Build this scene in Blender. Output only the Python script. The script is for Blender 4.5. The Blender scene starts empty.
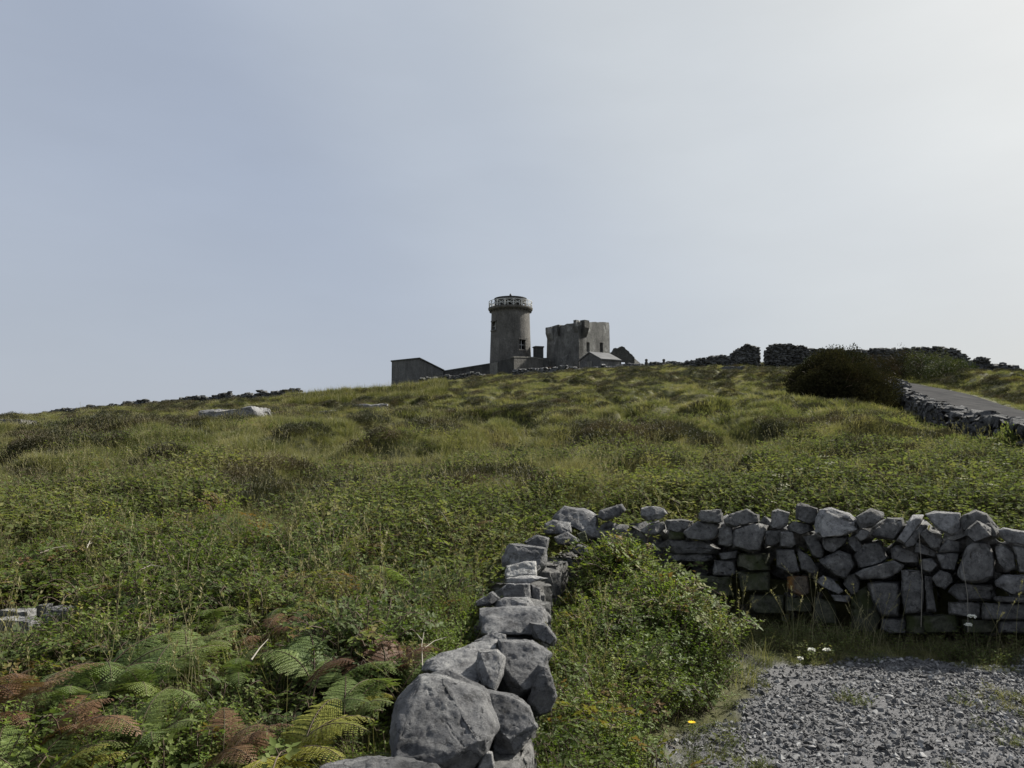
import bpy, bmesh, math, random
import numpy as np
from mathutils import Vector, Matrix, noise as mnoise

R = math.radians
SC = bpy.context.scene
COL = SC.collection
# ------------------------------------------------------------------ camera
F = 773.0; PITCH = math.atan(66 / F); EYE = 1.6
cd = bpy.data.cameras.new('camera'); cam = bpy.data.objects.new('camera', cd); COL.objects.link(cam)
cd.sensor_width = 36; cd.lens = F / 1024 * 36; cd.clip_start = 0.05; cd.clip_end = 6000
cam.location = (0, 0, EYE); cam.rotation_euler = (R(90) + PITCH, 0, 0)
SC.camera = cam
# ------------------------------------------------------------------ world, sun, exposure
SUN_AZ, SUN_EL = R(60), R(40)          # azimuth measured clockwise from the view direction
sun_dir = Vector((math.sin(SUN_AZ) * math.cos(SUN_EL), math.cos(SUN_AZ) * math.cos(SUN_EL), math.sin(SUN_EL)))
W = bpy.data.worlds.new('World'); SC.world = W; W.use_nodes = True
nt = W.node_tree; nt.nodes.clear()
def N(t, kind, **kw):
    n = t.nodes.new(kind)
    for k, v in kw.items(): setattr(n, k, v)
    return n
out = N(nt, 'ShaderNodeOutputWorld'); bg = N(nt, 'ShaderNodeBackground'); bg.inputs[1].default_value = 0.073
sky = N(nt, 'ShaderNodeTexSky', sky_type='NISHITA', sun_disc=False)
sky.sun_elevation = SUN_EL; sky.sun_rotation = SUN_AZ; sky.air_density = 1.0; sky.dust_density = 4.0; sky.ozone_density = 1.0
tc = N(nt, 'ShaderNodeTexCoord')
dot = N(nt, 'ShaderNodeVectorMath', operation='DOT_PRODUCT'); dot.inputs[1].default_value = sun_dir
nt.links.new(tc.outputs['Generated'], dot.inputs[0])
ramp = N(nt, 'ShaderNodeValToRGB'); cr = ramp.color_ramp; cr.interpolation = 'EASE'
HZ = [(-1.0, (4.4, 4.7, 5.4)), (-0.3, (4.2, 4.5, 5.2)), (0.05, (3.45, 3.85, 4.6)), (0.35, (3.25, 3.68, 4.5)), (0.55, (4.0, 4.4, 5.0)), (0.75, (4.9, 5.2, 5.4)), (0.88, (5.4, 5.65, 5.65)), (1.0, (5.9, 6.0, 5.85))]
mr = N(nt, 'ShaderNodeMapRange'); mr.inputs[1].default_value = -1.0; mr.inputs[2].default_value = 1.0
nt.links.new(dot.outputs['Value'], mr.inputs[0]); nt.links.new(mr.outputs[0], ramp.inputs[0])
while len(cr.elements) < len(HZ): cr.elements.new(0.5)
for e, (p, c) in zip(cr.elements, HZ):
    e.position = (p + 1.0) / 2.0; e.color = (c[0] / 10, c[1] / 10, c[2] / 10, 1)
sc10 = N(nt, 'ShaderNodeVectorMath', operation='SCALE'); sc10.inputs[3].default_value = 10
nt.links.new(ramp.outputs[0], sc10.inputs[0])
# thin veils of cloud in the haze
mp = N(nt, 'ShaderNodeMapping'); mp.inputs['Scale'].default_value = (1, 1, 3.2)
nt.links.new(tc.outputs['Generated'], mp.inputs[0])
cn = N(nt, 'ShaderNodeTexNoise'); cn.inputs['Scale'].default_value = 2.6; cn.inputs['Detail'].default_value = 6; cn.inputs['Roughness'].default_value = 0.55
nt.links.new(mp.outputs[0], cn.inputs['Vector'])
cmr = N(nt, 'ShaderNodeMapRange'); cmr.inputs[1].default_value = 0.35; cmr.inputs[2].default_value = 0.7; cmr.inputs[3].default_value = 0.97; cmr.inputs[4].default_value = 1.045
nt.links.new(cn.outputs[0], cmr.inputs[0])
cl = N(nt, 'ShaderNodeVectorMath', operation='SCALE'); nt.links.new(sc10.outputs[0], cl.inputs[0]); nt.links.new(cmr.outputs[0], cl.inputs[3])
sx = N(nt, 'ShaderNodeSeparateXYZ'); nt.links.new(tc.outputs['Generated'], sx.inputs[0])
hm = N(nt, 'ShaderNodeMapRange'); hm.inputs[1].default_value = 0.0; hm.inputs[2].default_value = 0.32; hm.inputs[3].default_value = 0.38; hm.inputs[4].default_value = 0.0; nt.links.new(sx.outputs[2], hm.inputs[0])
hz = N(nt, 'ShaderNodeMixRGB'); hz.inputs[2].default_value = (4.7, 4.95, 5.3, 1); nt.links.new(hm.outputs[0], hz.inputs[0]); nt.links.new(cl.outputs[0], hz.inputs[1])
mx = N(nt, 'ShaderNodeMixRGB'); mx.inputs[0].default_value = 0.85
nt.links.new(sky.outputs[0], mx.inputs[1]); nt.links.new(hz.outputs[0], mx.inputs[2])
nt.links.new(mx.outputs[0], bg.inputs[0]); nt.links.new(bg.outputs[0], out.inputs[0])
ld = bpy.data.lights.new('sun', 'SUN'); ld.energy = 4.9; ld.angle = R(2.5); ld.color = (1.0, 0.95, 0.86)
sun = bpy.data.objects.new('sun', ld); COL.objects.link(sun)
sun.rotation_euler = (-sun_dir).to_track_quat('-Z', 'Y').to_euler()
SC.view_settings.view_transform = 'Standard'; SC.view_settings.look = 'None'
SC.view_settings.exposure = 0.80; SC.view_settings.gamma = 1.0
SC.cycles.max_bounces = 6; SC.cycles.diffuse_bounces = 3; SC.cycles.transmission_bounces = 3
SC.cycles.use_denoising = True

rng = np.random.default_rng(11); random.seed(11)
# ------------------------------------------------------------------ helpers
def tag(o, label=None, cat=None, group=None, kind=None):
    if label: o['label'] = label
    if cat: o['category'] = cat
    if group: o['group'] = group
    if kind: o['kind'] = kind
    return o
def link(name, me, mat=None, parent=None):
    o = bpy.data.objects.new(name, me); COL.objects.link(o)
    if mat is not None and me is not None:
        if len(me.materials) == 0: me.materials.append(mat)
    if parent is not None: o.parent = parent
    return o
def empty(name, loc=(0, 0, 0), rz=0):
    o = bpy.data.objects.new(name, None); COL.objects.link(o); o.location = loc; o.rotation_euler = (0, 0, rz)
    o.empty_display_size = 0.2
    return o
def np_mesh(name, V, faces4=None, faces3=None, smooth=False):
    me = bpy.data.meshes.new(name)
    V = np.asarray(V, dtype=np.float32)
    me.vertices.add(len(V)); me.vertices.foreach_set('co', V.ravel())
    loops = []; starts = []; n = 0
    if faces4 is not None and len(faces4):
        f = np.asarray(faces4, dtype=np.int32); loops.append(f.ravel()); starts.append(np.arange(len(f)) * 4); n = f.size
    if faces3 is not None and len(faces3):
        f = np.asarray(faces3, dtype=np.int32); loops.append(f.ravel()); starts.append(n + np.arange(len(f)) * 3)
    L = np.concatenate(loops).astype(np.int32); S = np.concatenate(starts).astype(np.int32)
    me.loops.add(len(L)); me.loops.foreach_set('vertex_index', L)
    me.polygons.add(len(S)); me.polygons.foreach_set('loop_start', S)
    me.update(calc_edges=True); me.validate()
    if smooth: me.polygons.foreach_set('use_smooth', np.ones(len(me.polygons), dtype=bool))
    return me
def bm_mesh(name, bm, smooth=False):
    bmesh.ops.recalc_face_normals(bm, faces=bm.faces)
    me = bpy.data.meshes.new(name); bm.to_mesh(me); bm.free()
    if smooth: me.polygons.foreach_set('use_smooth', [True] * len(me.polygons))
    return me
_perm = np.random.default_rng(5).permutation(4096)
def _h(i, j): return (_perm[(_perm[i & 4095] + j) & 4095]) / 4095.0
def vnoise(x, y):
    x = np.asarray(x, float); y = np.asarray(y, float)
    i = np.floor(x).astype(int); j = np.floor(y).astype(int); fx = x - i; fy = y - j
    fx = fx * fx * fx * (fx * (fx * 6 - 15) + 10); fy = fy * fy * fy * (fy * (fy * 6 - 15) + 10)
    a = _h(i, j); b = _h(i + 1, j); c = _h(i, j + 1); d = _h(i + 1, j + 1)
    return (a + (b - a) * fx) * (1 - fy) + (c + (d - c) * fx) * fy
def fbm(x, y, o=4):
    s = 0; a = 0.5; t = 0
    for k in range(o):
        s = s + a * vnoise(x * 2 ** k + 17.3 * k, y * 2 ** k + 9.1 * k); t += a; a *= 0.5
    return s / t            # 0..1
def sm(a, b, x):
    t = np.clip((np.asarray(x, float) - a) / (b - a), 0, 1); return t * t * (3 - 2 * t)
CP, SP = math.cos(PITCH), math.sin(PITCH)
def P(u, v, Y):
    """the point seen at pixel (u, v) that stands Y metres ahead of the camera"""
    a = (u - 512) / F; b = (384 - v) / F
    dy = CP - b * SP; dz = SP + b * CP
    return Vector((a / dy * Y, Y, EYE + dz / dy * Y))
def zrow(row, Y):
    b = (384 - row) / F
    return EYE + (SP + b * CP) / (CP - b * SP) * Y
def Yc(u, Y): return (u - 512) / F * Y            # approximate X at pixel column u (for layout)
# ------------------------------------------------------------------ terrain
RY = np.array([0, 9, 12, 16, 22, 30, 40, 55, 75, 96, 110, 5000.])
RR = np.array([508, 505, 482, 463, 447, 431, 417, 401, 385, 372.5, 374.5, 374.5])
CU = np.array([-500, -200, 0, 60, 150, 300, 400, 480, 560, 650, 700, 780, 850, 900, 960, 1024, 1250, 1700.])
CR = np.array([484, 456, 433, 421.5, 411, 399, 389, 380, 374, 369, 367, 364, 362, 364, 370, 380, 402, 430.])
HILLZ = None
# smooth the profile once on a fine table
_yy = np.linspace(0, 140, 1401); _rr = np.interp(_yy, RY, RR)
for _ in range(3): _rr = np.convolve(np.pad(_rr, 25, mode='edge'), np.ones(51) / 51, 'valid')
_uu = np.linspace(-500, 1700, 551); _cc = np.interp(_uu, CU, CR)
for _ in range(3): _cc = np.convolve(np.pad(_cc, 5, mode='edge'), np.ones(11) / 11, 'valid')
def wall_x(Y): return np.interp(Y, [0, 2.15, 2.6, 3.3, 4.4, 5.5, 6.2, 6.7, 7.1, 7.8], [-0.4, -0.2, -0.13, -0.03, 0.03, 0.09, 0.13, 0.24, 0.5, 0.85])           # centre line of the wall running away from the camera
def rwall_y(X): return 7.55 - (X - 0.9) * 0.37            # centre line of the wall along the car park
def base_h(X, Y):
    X = np.asarray(X, float); Y = np.asarray(Y, float)
    Yp = np.maximum(Y, 4.0)
    u = np.clip(512 + F * X / Yp, -499, 1699)
    w = np.clip((Y - 9) / 87, 0, 1)
    Yq = np.minimum(Yp, 112)
    row = np.interp(np.minimum(Yq, 139), _yy, _rr) + (np.interp(u, _uu, _cc) - 372.5) * w
    b = (384 - row) / F
    hill = EYE + (SP + b * CP) / (CP - b * SP) * Yq
    hill = hill - np.clip(Y - 150, 0, 1500) * 0.012
    # near field
    left = 0.02 + 0.1 * np.clip(Y, -3, 12) - (0.12 + 0.22 * sm(4.8, 7, Y)) * np.exp(-((X - wall_x(np.minimum(Y, 7.8))) / 0.9) ** 2) * (1 - sm(7.6, 12, Y))
    dw = X - wall_x(Y)
    bank = 0.16 * (1 - sm(0.15, 1.0, dw)) * sm(-2, 2, Y) + 0.02
    bank = bank + 0.28 * np.exp(-((X - 1.05) / 0.36) ** 2) * sm(4.6, 6.6, Y)
    right = bank
    dr = Y - rwall_y(X)
    behind = 0.45 + 0.5 * sm(0.2, 2.2, dr)
    rr = np.where(dr > 0.1, behind, right)
    near = left * (1 - sm(-0.1, 0.1, dw)) + rr * sm(-0.1, 0.1, dw)
    t = sm(8.2, 10.5, Y)
    return near * (1 - t) + hill * t
ROAD = []   # filled below: outline of the road as world points
def road_mask(X, Y):
    """signed distance to the road's outline, negative on the road"""
    X = np.asarray(X, float); Y = np.asarray(Y, float)
    A = np.array(ROAD); m = np.full(np.shape(X), 1e9); ins = np.zeros(np.shape(X), bool)
    for a, b in zip(A, np.roll(A, -1, axis=0)):
        d = b - a; L = (d ** 2).sum() + 1e-9
        t = np.clip(((X - a[0]) * d[0] + (Y - a[1]) * d[1]) / L, 0, 1)
        m = np.minimum(m, np.hypot(X - a[0] - t * d[0], Y - a[1] - t * d[1]))
        if abs(d[1]) > 1e-9:
            c = ((a[1] > Y) != (b[1] > Y)) & (X < d[0] * (Y - a[1]) / d[1] + a[0]); ins ^= c
    return np.where(ins, -m, m)
def hummock(X, Y):
    n = fbm(X / 2.1, Y / 2.6, 3); r = 1 - np.abs(fbm(X / 2.9 + 50, Y / 3.3 + 20, 2) - 0.5) * 5
    return (sm(0.38, 0.66, n) - 0.45) * 1.5 + 0.35 * np.clip(r, -0.5, 1)
def height(X, Y):
    X = np.asarray(X, float); Y = np.asarray(Y, float)
    h = base_h(X, Y)
    if len(ROAD): h = h + 1.3 * sm(0.5, 4.5, road_mask(X, Y)) * sm(28, 46, Y) * (1 - sm(66, 80, Y)) * sm(0, 3, X - np.interp(Y, EDGE_R_Y, EDGE_R_X))
    amp = 0.26 * sm(8.5, 12, Y) + 0.24 * sm(13, 28, Y) - 0.26 * sm(75, 92, Y)
    am = fbm(X / 17.0 + 3, Y / 17.0 + 8, 2)
    hum = hummock(X, Y)
    hum2 = (np.abs(fbm(X / 1.5 + 40, Y / 1.9 + 11, 2) - 0.5)) * 2
    bump = amp * (0.35 + 1.1 * am) * (hum * 1.2 + 0.5 - 0.6 * hum2) + 0.35 * amp * (fbm(X / 9, Y / 12, 2) - 0.5)
    # small roughness of the near ground outside the gravel
    dw = X - wall_x(Y)
    nearm = (1 - sm(9, 12, Y)) * (1 - gravel_mask(X, Y))
    bump = bump + nearm * (fbm(X / 0.8 + 5, Y / 0.8, 3) - 0.5) * 0.22 * (1 - 0.7 * np.exp(-(dw / 0.3) ** 2))
    if len(ROAD):
        rm = road_mask(X, Y); k = sm(1.0, 8.0, rm)
        bump = bump * k - 0.10 * (1 - sm(0.0, 0.4, rm))
    return h + bump
def gravel_mask(X, Y):
    e = (fbm(X / 0.5 + 9, Y / 0.5, 4) - 0.5) * 1.1
    a = sm(-0.12, 0.12, X - (0.95 + (Y - 3.9) * 0.36) + e)
    b = sm(-0.12, 0.12, (6.35 - (X - 1.7) * 0.30) - Y + e)
    return a * b
def hit(u, row):
    """ground point seen at pixel (u,row) on the smooth hill"""
    Ys = np.linspace(9, 118, 2200); b = (384 - row) / F
    X = (u - 512) / F / (CP - b * SP) * Ys
    z = EYE + (SP + b * CP) / (CP - b * SP) * Ys
    g = base_h(X, Ys)
    k = np.argmax(g >= z) if (g >= z).any() else len(Ys) - 1
    return float(X[k]), float(Ys[k])
# road laid out along the hill on the right
Lp = [(1200, 470), (1100, 452), (1024, 443), (970, 423), (930, 404), (905, 391)]
Rp = [(1200, 440), (1100, 425), (1024, 411), (970, 394), (930, 386), (908, 383.5)]
_road = []
for (a, b) in zip(Lp, Rp):
    p = np.array(hit(*a)); q = np.array(hit(*b)); _road.append((p, q))
ROADPTS = _road

# ------------------------------------------------------------------ materials
def mat(name): 
    m = bpy.data.materials.new(name); m.use_nodes = True
    t = m.node_tree; b = t.nodes['Principled BSDF']; b.inputs['Roughness'].default_value = 0.85
    b.inputs['Specular IOR Level'].default_value = 0.25
    return m, t, b
def ramp_node(t, stops, src, interp='LINEAR'):
    r = t.nodes.new('ShaderNodeValToRGB'); r.color_ramp.interpolation = interp
    while len(r.color_ramp.elements) < len(stops): r.color_ramp.elements.new(0.5)
    for e, (p, c) in zip(r.color_ramp.elements, stops):
        e.position = p; e.color = (*c, 1) if len(c) == 3 else c
    t.links.new(src, r.inputs[0]); return r
def noise_node(t, scale, detail=5, rough=0.55, vec=None, dist=0.0):
    n = t.nodes.new('ShaderNodeTexNoise'); n.inputs['Scale'].default_value = scale; n.inputs['Detail'].default_value = detail
    n.inputs['Roughness'].default_value = rough; n.inputs['Distortion'].default_value = dist
    if vec is not None: t.links.new(vec, n.inputs['Vector'])
    return n
def math_node(t, op, a, b=None, c=None):
    n = t.nodes.new('ShaderNodeMath'); n.operation = op
    for i, s in enumerate((a, b, c)):
        if s is None: continue
        if isinstance(s, (int, float)): n.inputs[i].default_value = s
        else: t.links.new(s, n.inputs[i])
    return n
def mix(t, fac, a, b, mode='MIX'):
    n = t.nodes.new('ShaderNodeMixRGB'); n.blend_type = mode
    for i, s in enumerate((fac, a, b)):
        if isinstance(s, (int, float)): n.inputs[i].default_value = s
        elif isinstance(s, tuple): n.inputs[i].default_value = (*s, 1)
        else: t.links.new(s, n.inputs[i])
    return n
def bump(t, b, hgt, strength, dist, prev=None):
    n = t.nodes.new('ShaderNodeBump'); n.inputs['Strength'].default_value = strength; n.inputs['Distance'].default_value = dist
    t.links.new(hgt, n.inputs['Height'])
    if prev is not None: t.links.new(prev.outputs[0], n.inputs['Normal'])
    t.links.new(n.outputs[0], b.inputs['Normal']); return n
def stone_material(name, dark, midc, light, scale=1.0, lichen=(0.42, 0.43, 0.40), lich_amt=0.5, tint=None):
    m, t, b = mat(name)
    g = t.nodes.new('ShaderNodeNewGeometry'); oi = t.nodes.new('ShaderNodeObjectInfo')
    off = t.nodes.new('ShaderNodeVectorMath'); off.operation = 'SCALE'
    cx = t.nodes.new('ShaderNodeCombineXYZ')
    for i in range(3): t.links.new(oi.outputs['Random'], cx.inputs[i])
    t.links.new(cx.outputs[0], off.inputs[0]); off.inputs[3].default_value = 13.0
    vv = t.nodes.new('ShaderNodeVectorMath'); vv.operation = 'ADD'
    t.links.new(g.outputs['Position'], vv.inputs[0]); t.links.new(off.outputs[0], vv.inputs[1]); vec = vv.outputs[0]
    n1 = noise_node(t, 4.5 * scale, 9, 0.7, vec, 0.8)
    r1 = ramp_node(t, [(0.30, dark), (0.5, midc), (0.70, light)], n1.outputs[0])
    n2 = noise_node(t, 22 * scale, 8, 0.75, vec)
    r2 = ramp_node(t, [(0.36, (0.3, 0.3, 0.3)), (0.47, (0.95, 0.95, 0.95)), (0.58, (1.15, 1.15, 1.13)), (0.70, (2.0, 1.96, 1.9))], n2.outputs[0])
    c = mix(t, 0.85, r1.outputs[0], r2.outputs[0], 'MULTIPLY')
    # lichen blotches
    v = t.nodes.new('ShaderNodeTexNoise'); v.inputs['Scale'].default_value = 9 * scale; v.inputs['Detail'].default_value = 10; v.inputs['Roughness'].default_value = 0.8
    t.links.new(vec, v.inputs['Vector'])
    lr = ramp_node(t, [(0.56, (0, 0, 0)), (0.66, (1, 1, 1))], v.outputs[0])
    lf = math_node(t, 'MULTIPLY', lr.outputs[0], lich_amt)
    c = mix(t, lf.outputs[0], c.outputs[0], lichen)
    # long dark cracks
    vo = t.nodes.new('ShaderNodeTexVoronoi'); vo.feature = 'DISTANCE_TO_EDGE'; vo.inputs['Scale'].default_value = 4.3 * scale
    wn = noise_node(t, 5 * scale, 4, 0.6, vec); 
    wm = t.nodes.new('ShaderNodeVectorMath'); wm.operation = 'MULTIPLY_ADD'; wm.inputs[1].default_value = (0.35, 0.35, 0.35)
    t.links.new(wn.outputs['Color'], wm.inputs[0]); 
    st = t.nodes.new('ShaderNodeVectorMath'); st.operation = 'MULTIPLY'; st.inputs[1].default_value = (0.6, 0.6, 1.6)
    t.links.new(vec, st.inputs[0]); t.links.new(st.outputs[0], wm.inputs[2]); t.links.new(wm.outputs[0], vo.inputs['Vector'])
    cn_ = noise_node(t, 1.7 * scale, 2, 0.5, vec)
    cw = math_node(t, 'MULTIPLY', cn_.outputs[0], 0.035)
    cw = math_node(t, 'SUBTRACT', cw.outputs[0], 0.014)
    cf = math_node(t, 'LESS_THAN', vo.outputs['Distance'], cw.outputs[0])
    c = mix(t, math_node(t, 'MULTIPLY', cf.outputs[0], 0.55).outputs[0], c.outputs[0], (0.03, 0.03, 0.03))
    hv = t.nodes.new('ShaderNodeHueSaturation'); t.links.new(c.outputs[0], hv.inputs['Color'])
    vr = math_node(t, 'MULTIPLY_ADD', oi.outputs['Random'], 0.5, 0.75); t.links.new(vr.outputs[0], hv.inputs['Value'])
    last = hv.outputs[0]
    if tint:
        tn = noise_node(t, 6 * scale, 4, 0.6, vec); tr = ramp_node(t, [(0.42, (0, 0, 0)), (0.6, (1, 1, 1))], tn.outputs[0])
        last = mix(t, tr.outputs[0], last, tint).outputs[0]
    t.links.new(last, b.inputs['Base Color'])
    nb = noise_node(t, 17 * scale, 12, 0.78, vec)
    b1 = bump(t, b, nb.outputs[0], 0.9, 0.045 / scale)
    nb2 = noise_node(t, 90 * scale, 6, 0.7, vec)
    b2 = bump(t, b, nb2.outputs[0], 0.8, 0.010 / scale, b1)
    inv = math_node(t, 'MULTIPLY', cf.outputs[0], -1.0)
    bump(t, b, inv.outputs[0], 0.8, 0.012 / scale, b2)
    return m
M = {}
M['stone'] = stone_material('limestone', (0.06, 0.06, 0.06), (0.14, 0.139, 0.136), (0.26, 0.257, 0.25), 1.0, (0.40, 0.40, 0.39), 0.6)
M['pale_stone'] = stone_material('pale_limestone', (0.14, 0.141, 0.144), (0.24, 0.24, 0.242), (0.36, 0.36, 0.355), 1.0, (0.5, 0.5, 0.48), 0.45)
M['white_stone'] = stone_material('white_lichened_limestone', (0.3, 0.3, 0.3), (0.45, 0.45, 0.44), (0.55, 0.55, 0.53), 1.0, (0.65, 0.65, 0.62), 0.6)
M['slab_stone'] = stone_material('outcrop_limestone', (0.085, 0.086, 0.09), (0.165, 0.166, 0.17), (0.29, 0.29, 0.29), 0.7, (0.42, 0.42, 0.4), 0.5)
M['moss_stone'] = stone_material('mossy_limestone', (0.04, 0.042, 0.03), (0.08, 0.083, 0.06), (0.14, 0.14, 0.10), 1.0, (0.2, 0.2, 0.13), 0.35, (0.045, 0.055, 0.02))
M['rust_stone'] = stone_material('rust_stained_limestone', (0.07, 0.06, 0.05), (0.12, 0.10, 0.08), (0.2, 0.17, 0.13), 1.0, (0.3, 0.28, 0.22), 0.3, (0.22, 0.115, 0.035))
M['far_stone'] = stone_material('weathered_walling_stone', (0.05, 0.052, 0.055), (0.10, 0.102, 0.105), (0.2, 0.2, 0.2), 0.5, (0.34, 0.34, 0.33), 0.4)
M['far_dark_stone'] = stone_material('dark_walling_stone', (0.04, 0.041, 0.04), (0.085, 0.087, 0.085), (0.15, 0.15, 0.145), 0.5, (0.2, 0.2, 0.19), 0.25)
def masonry(name, a, b_, c_, scale, patch=None, bricks=True):
    m, t, b = mat(name)
    tcn = t.nodes.new('ShaderNodeTexCoord'); vec = tcn.outputs['Object']
    n1 = noise_node(t, 0.45 * scale, 8, 0.65, vec); r1 = ramp_node(t, [(0.32, a), (0.5, b_), (0.68, c_)], n1.outputs[0])
    st = t.nodes.new('ShaderNodeMapping'); st.inputs['Scale'].default_value = (1.2, 1.2, 0.25); t.links.new(vec, st.inputs[0])
    n2 = noise_node(t, 1.6 * scale, 6, 0.7, st.outputs[0]); r2 = ramp_node(t, [(0.3, (0.6, 0.6, 0.6)), (0.7, (1.4, 1.4, 1.38))], n2.outputs[0])
    c = mix(t, 0.8, r1.outputs[0], r2.outputs[0], 'MULTIPLY')
    n3 = noise_node(t, 7 * scale, 6, 0.8, vec); r3 = ramp_node(t, [(0.35, (0.65, 0.65, 0.65)), (0.65, (1.4, 1.4, 1.4))], n3.outputs[0])
    c = mix(t, 0.8, c.outputs[0], r3.outputs[0], 'MULTIPLY')
    if patch:
        n4 = noise_node(t, 0.5 * scale, 5, 0.7, vec, 0.4); r4 = ramp_node(t, [(0.56, (0, 0, 0)), (0.62, (1, 1, 1))], n4.outputs[0])
        c = mix(t, math_node(t, 'MULTIPLY', r4.outputs[0], 0.7).outputs[0], c.outputs[0], patch)
    t.links.new(c.outputs[0], b.inputs['Base Color'])
    nb = noise_node(t, 5 * scale, 8, 0.8, vec); b1 = bump(t, b, nb.outputs[0], 0.8, 0.12)
    if bricks:
        vo = t.nodes.new('ShaderNodeTexVoronoi'); vo.feature = 'DISTANCE_TO_EDGE'; vo.inputs['Scale'].default_value = 2.2
        sm_ = t.nodes.new('ShaderNodeMapping'); sm_.inputs['Scale'].default_value = (1, 1, 2.2); t.links.new(vec, sm_.inputs[0]); t.links.new(sm_.outputs[0], vo.inputs['Vector'])
        rb = ramp_node(t, [(0.0, (0, 0, 0)), (0.09, (1, 1, 1))], vo.outputs['Distance'])
        bump(t, b, rb.outputs[0], 0.7, 0.06, b1)
    return m
M['tower'] = masonry('weathered_render', (0.075, 0.072, 0.066), (0.11, 0.106, 0.098), (0.15, 0.144, 0.134), 0.8)
M['castle'] = masonry('ruin_masonry', (0.07, 0.07, 0.067), (0.13, 0.13, 0.124), (0.22, 0.22, 0.21), 1.1, (0.32, 0.32, 0.31))
M['hut'] = masonry('grey_render', (0.08, 0.08, 0.078), (0.12, 0.12, 0.117), (0.165, 0.165, 0.16), 0.8)
M['dark_masonry'] = masonry('dark_masonry', (0.04, 0.04, 0.038), (0.06, 0.06, 0.057), (0.095, 0.094, 0.09), 1.0)
M['pale_render'] = masonry('pale_render', (0.12, 0.118, 0.105), (0.17, 0.167, 0.15), (0.22, 0.215, 0.19), 1.0)
m, t, b = mat('slate_roof'); b.inputs['Base Color'].default_value = (0.2, 0.205, 0.21, 1); b.inputs['Roughness'].default_value = 0.9
n_ = noise_node(t, 3, 6, 0.7); r_ = ramp_node(t, [(0.3, (0.09, 0.092, 0.095)), (0.7, (0.17, 0.172, 0.175))], n_.outputs[0]); t.links.new(r_.outputs[0], b.inputs['Base Color']); M['slate'] = m
m, t, b = mat('dark_ironwork'); b.inputs['Base Color'].default_value = (0.035, 0.036, 0.038, 1); b.inputs['Roughness'].default_value = 0.6; M['iron'] = m
m, t, b = mat('weathered_white_paint'); b.inputs['Base Color'].default_value = (0.5, 0.51, 0.5, 1); M['rail'] = m
m, t, b = mat('dark_interior'); b.inputs['Base Color'].default_value = (0.02, 0.02, 0.02, 1); M['dark'] = m

def leaf_mat(name, stops, wscale=0.5, rnd=0.35, transl=0.35, patches=None, rough=0.6, spec=0.25):
    """colour from soft world-space patches and a random value per plant"""
    m, t, b = mat(name); b.inputs['Roughness'].default_value = rough; b.inputs['Specular IOR Level'].default_value = spec
    g = t.nodes.new('ShaderNodeNewGeometry'); oi = t.nodes.new('ShaderNodeObjectInfo')
    n1 = noise_node(t, wscale, 4, 0.6, g.outputs['Position'])
    s = math_node(t, 'MULTIPLY_ADD', oi.outputs['Random'], rnd, -rnd / 2)
    s2 = math_node(t, 'MULTIPLY_ADD', n1.outputs[0], 2.0, -0.5)
    s3 = math_node(t, 'ADD', s.outputs[0], s2.outputs[0]); s3.use_clamp = True
    r = ramp_node(t, stops, s3.outputs[0]); col = r.outputs[0]
    if patches:
        n2 = noise_node(t, patches[0], 4, 0.6, g.outputs['Position']); r2 = ramp_node(t, [(patches[1], (0, 0, 0)), (patches[1] + 0.12, (1, 1, 1))], n2.outputs[0])
        col = mix(t, math_node(t, 'MULTIPLY', r2.outputs[0], patches[3]).outputs[0], col, patches[2]).outputs[0]
    t.links.new(col, b.inputs['Base Color'])
    tr = t.nodes.new('ShaderNodeBsdfTranslucent'); t.links.new(mix(t, 1.0, col, (1.25, 1.3, 0.7), 'MULTIPLY').outputs[0], tr.inputs[0])
    ms = t.nodes.new('ShaderNodeMixShader'); ms.inputs[0].default_value = transl
    t.links.new(b.outputs[0], ms.inputs[1]); t.links.new(tr.outputs[0], ms.inputs[2])
    t.links.new(ms.outputs[0], t.nodes['Material Output'].inputs[0])
    return m
M['grass'] = leaf_mat('hill_grass', [(0.0, (0.066, 0.078, 0.031)), (0.3, (0.115, 0.126, 0.053)), (0.6, (0.172, 0.17, 0.08)), (1.0, (0.26, 0.225, 0.135))], 0.45, 0.5, 0.35)
M['straw'] = leaf_mat('dry_grass', [(0.0, (0.15, 0.14, 0.065)), (0.5, (0.22, 0.205, 0.105)), (1.0, (0.32, 0.29, 0.175))], 0.5, 0.6, 0.3)
M['heather'] = leaf_mat('heather', [(0.0, (0.03, 0.034, 0.018)), (0.4, (0.048, 0.05, 0.025)), (0.75, (0.075, 0.062, 0.035)), (1.0, (0.11, 0.085, 0.05))], 0.5, 0.5, 0.15)
M['herb'] = leaf_mat('low_herbs', [(0.0, (0.055, 0.07, 0.028)), (0.4, (0.095, 0.118, 0.045)), (0.7, (0.135, 0.155, 0.06)), (1.0, (0.19, 0.185, 0.08))], 0.9, 0.7, 0.4, None, 0.8, 0.08)
M['bramble'] = leaf_mat('bramble_leaves', [(0.0, (0.045, 0.064, 0.02)), (0.4, (0.078, 0.11, 0.029)), (0.75, (0.12, 0.155, 0.04)), (0.92, (0.15, 0.145, 0.04)), (1.0, (0.14, 0.09, 0.04))], 1.3, 0.8, 0.38, None, 0.6, 0.2)
M['bright_leaf'] = leaf_mat('bright_shrub_leaves', [(0.0, (0.055, 0.088, 0.02)), (0.4, (0.10, 0.145, 0.03)), (0.8, (0.155, 0.2, 0.045)), (1.0, (0.23, 0.22, 0.06))], 1.2, 0.6, 0.42, None, 0.55, 0.22)
M['stem'] = leaf_mat('woody_stem', [(0.0, (0.06, 0.04, 0.03)), (1.0, (0.12, 0.09, 0.06))], 2, 0.5, 0.05)
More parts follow.
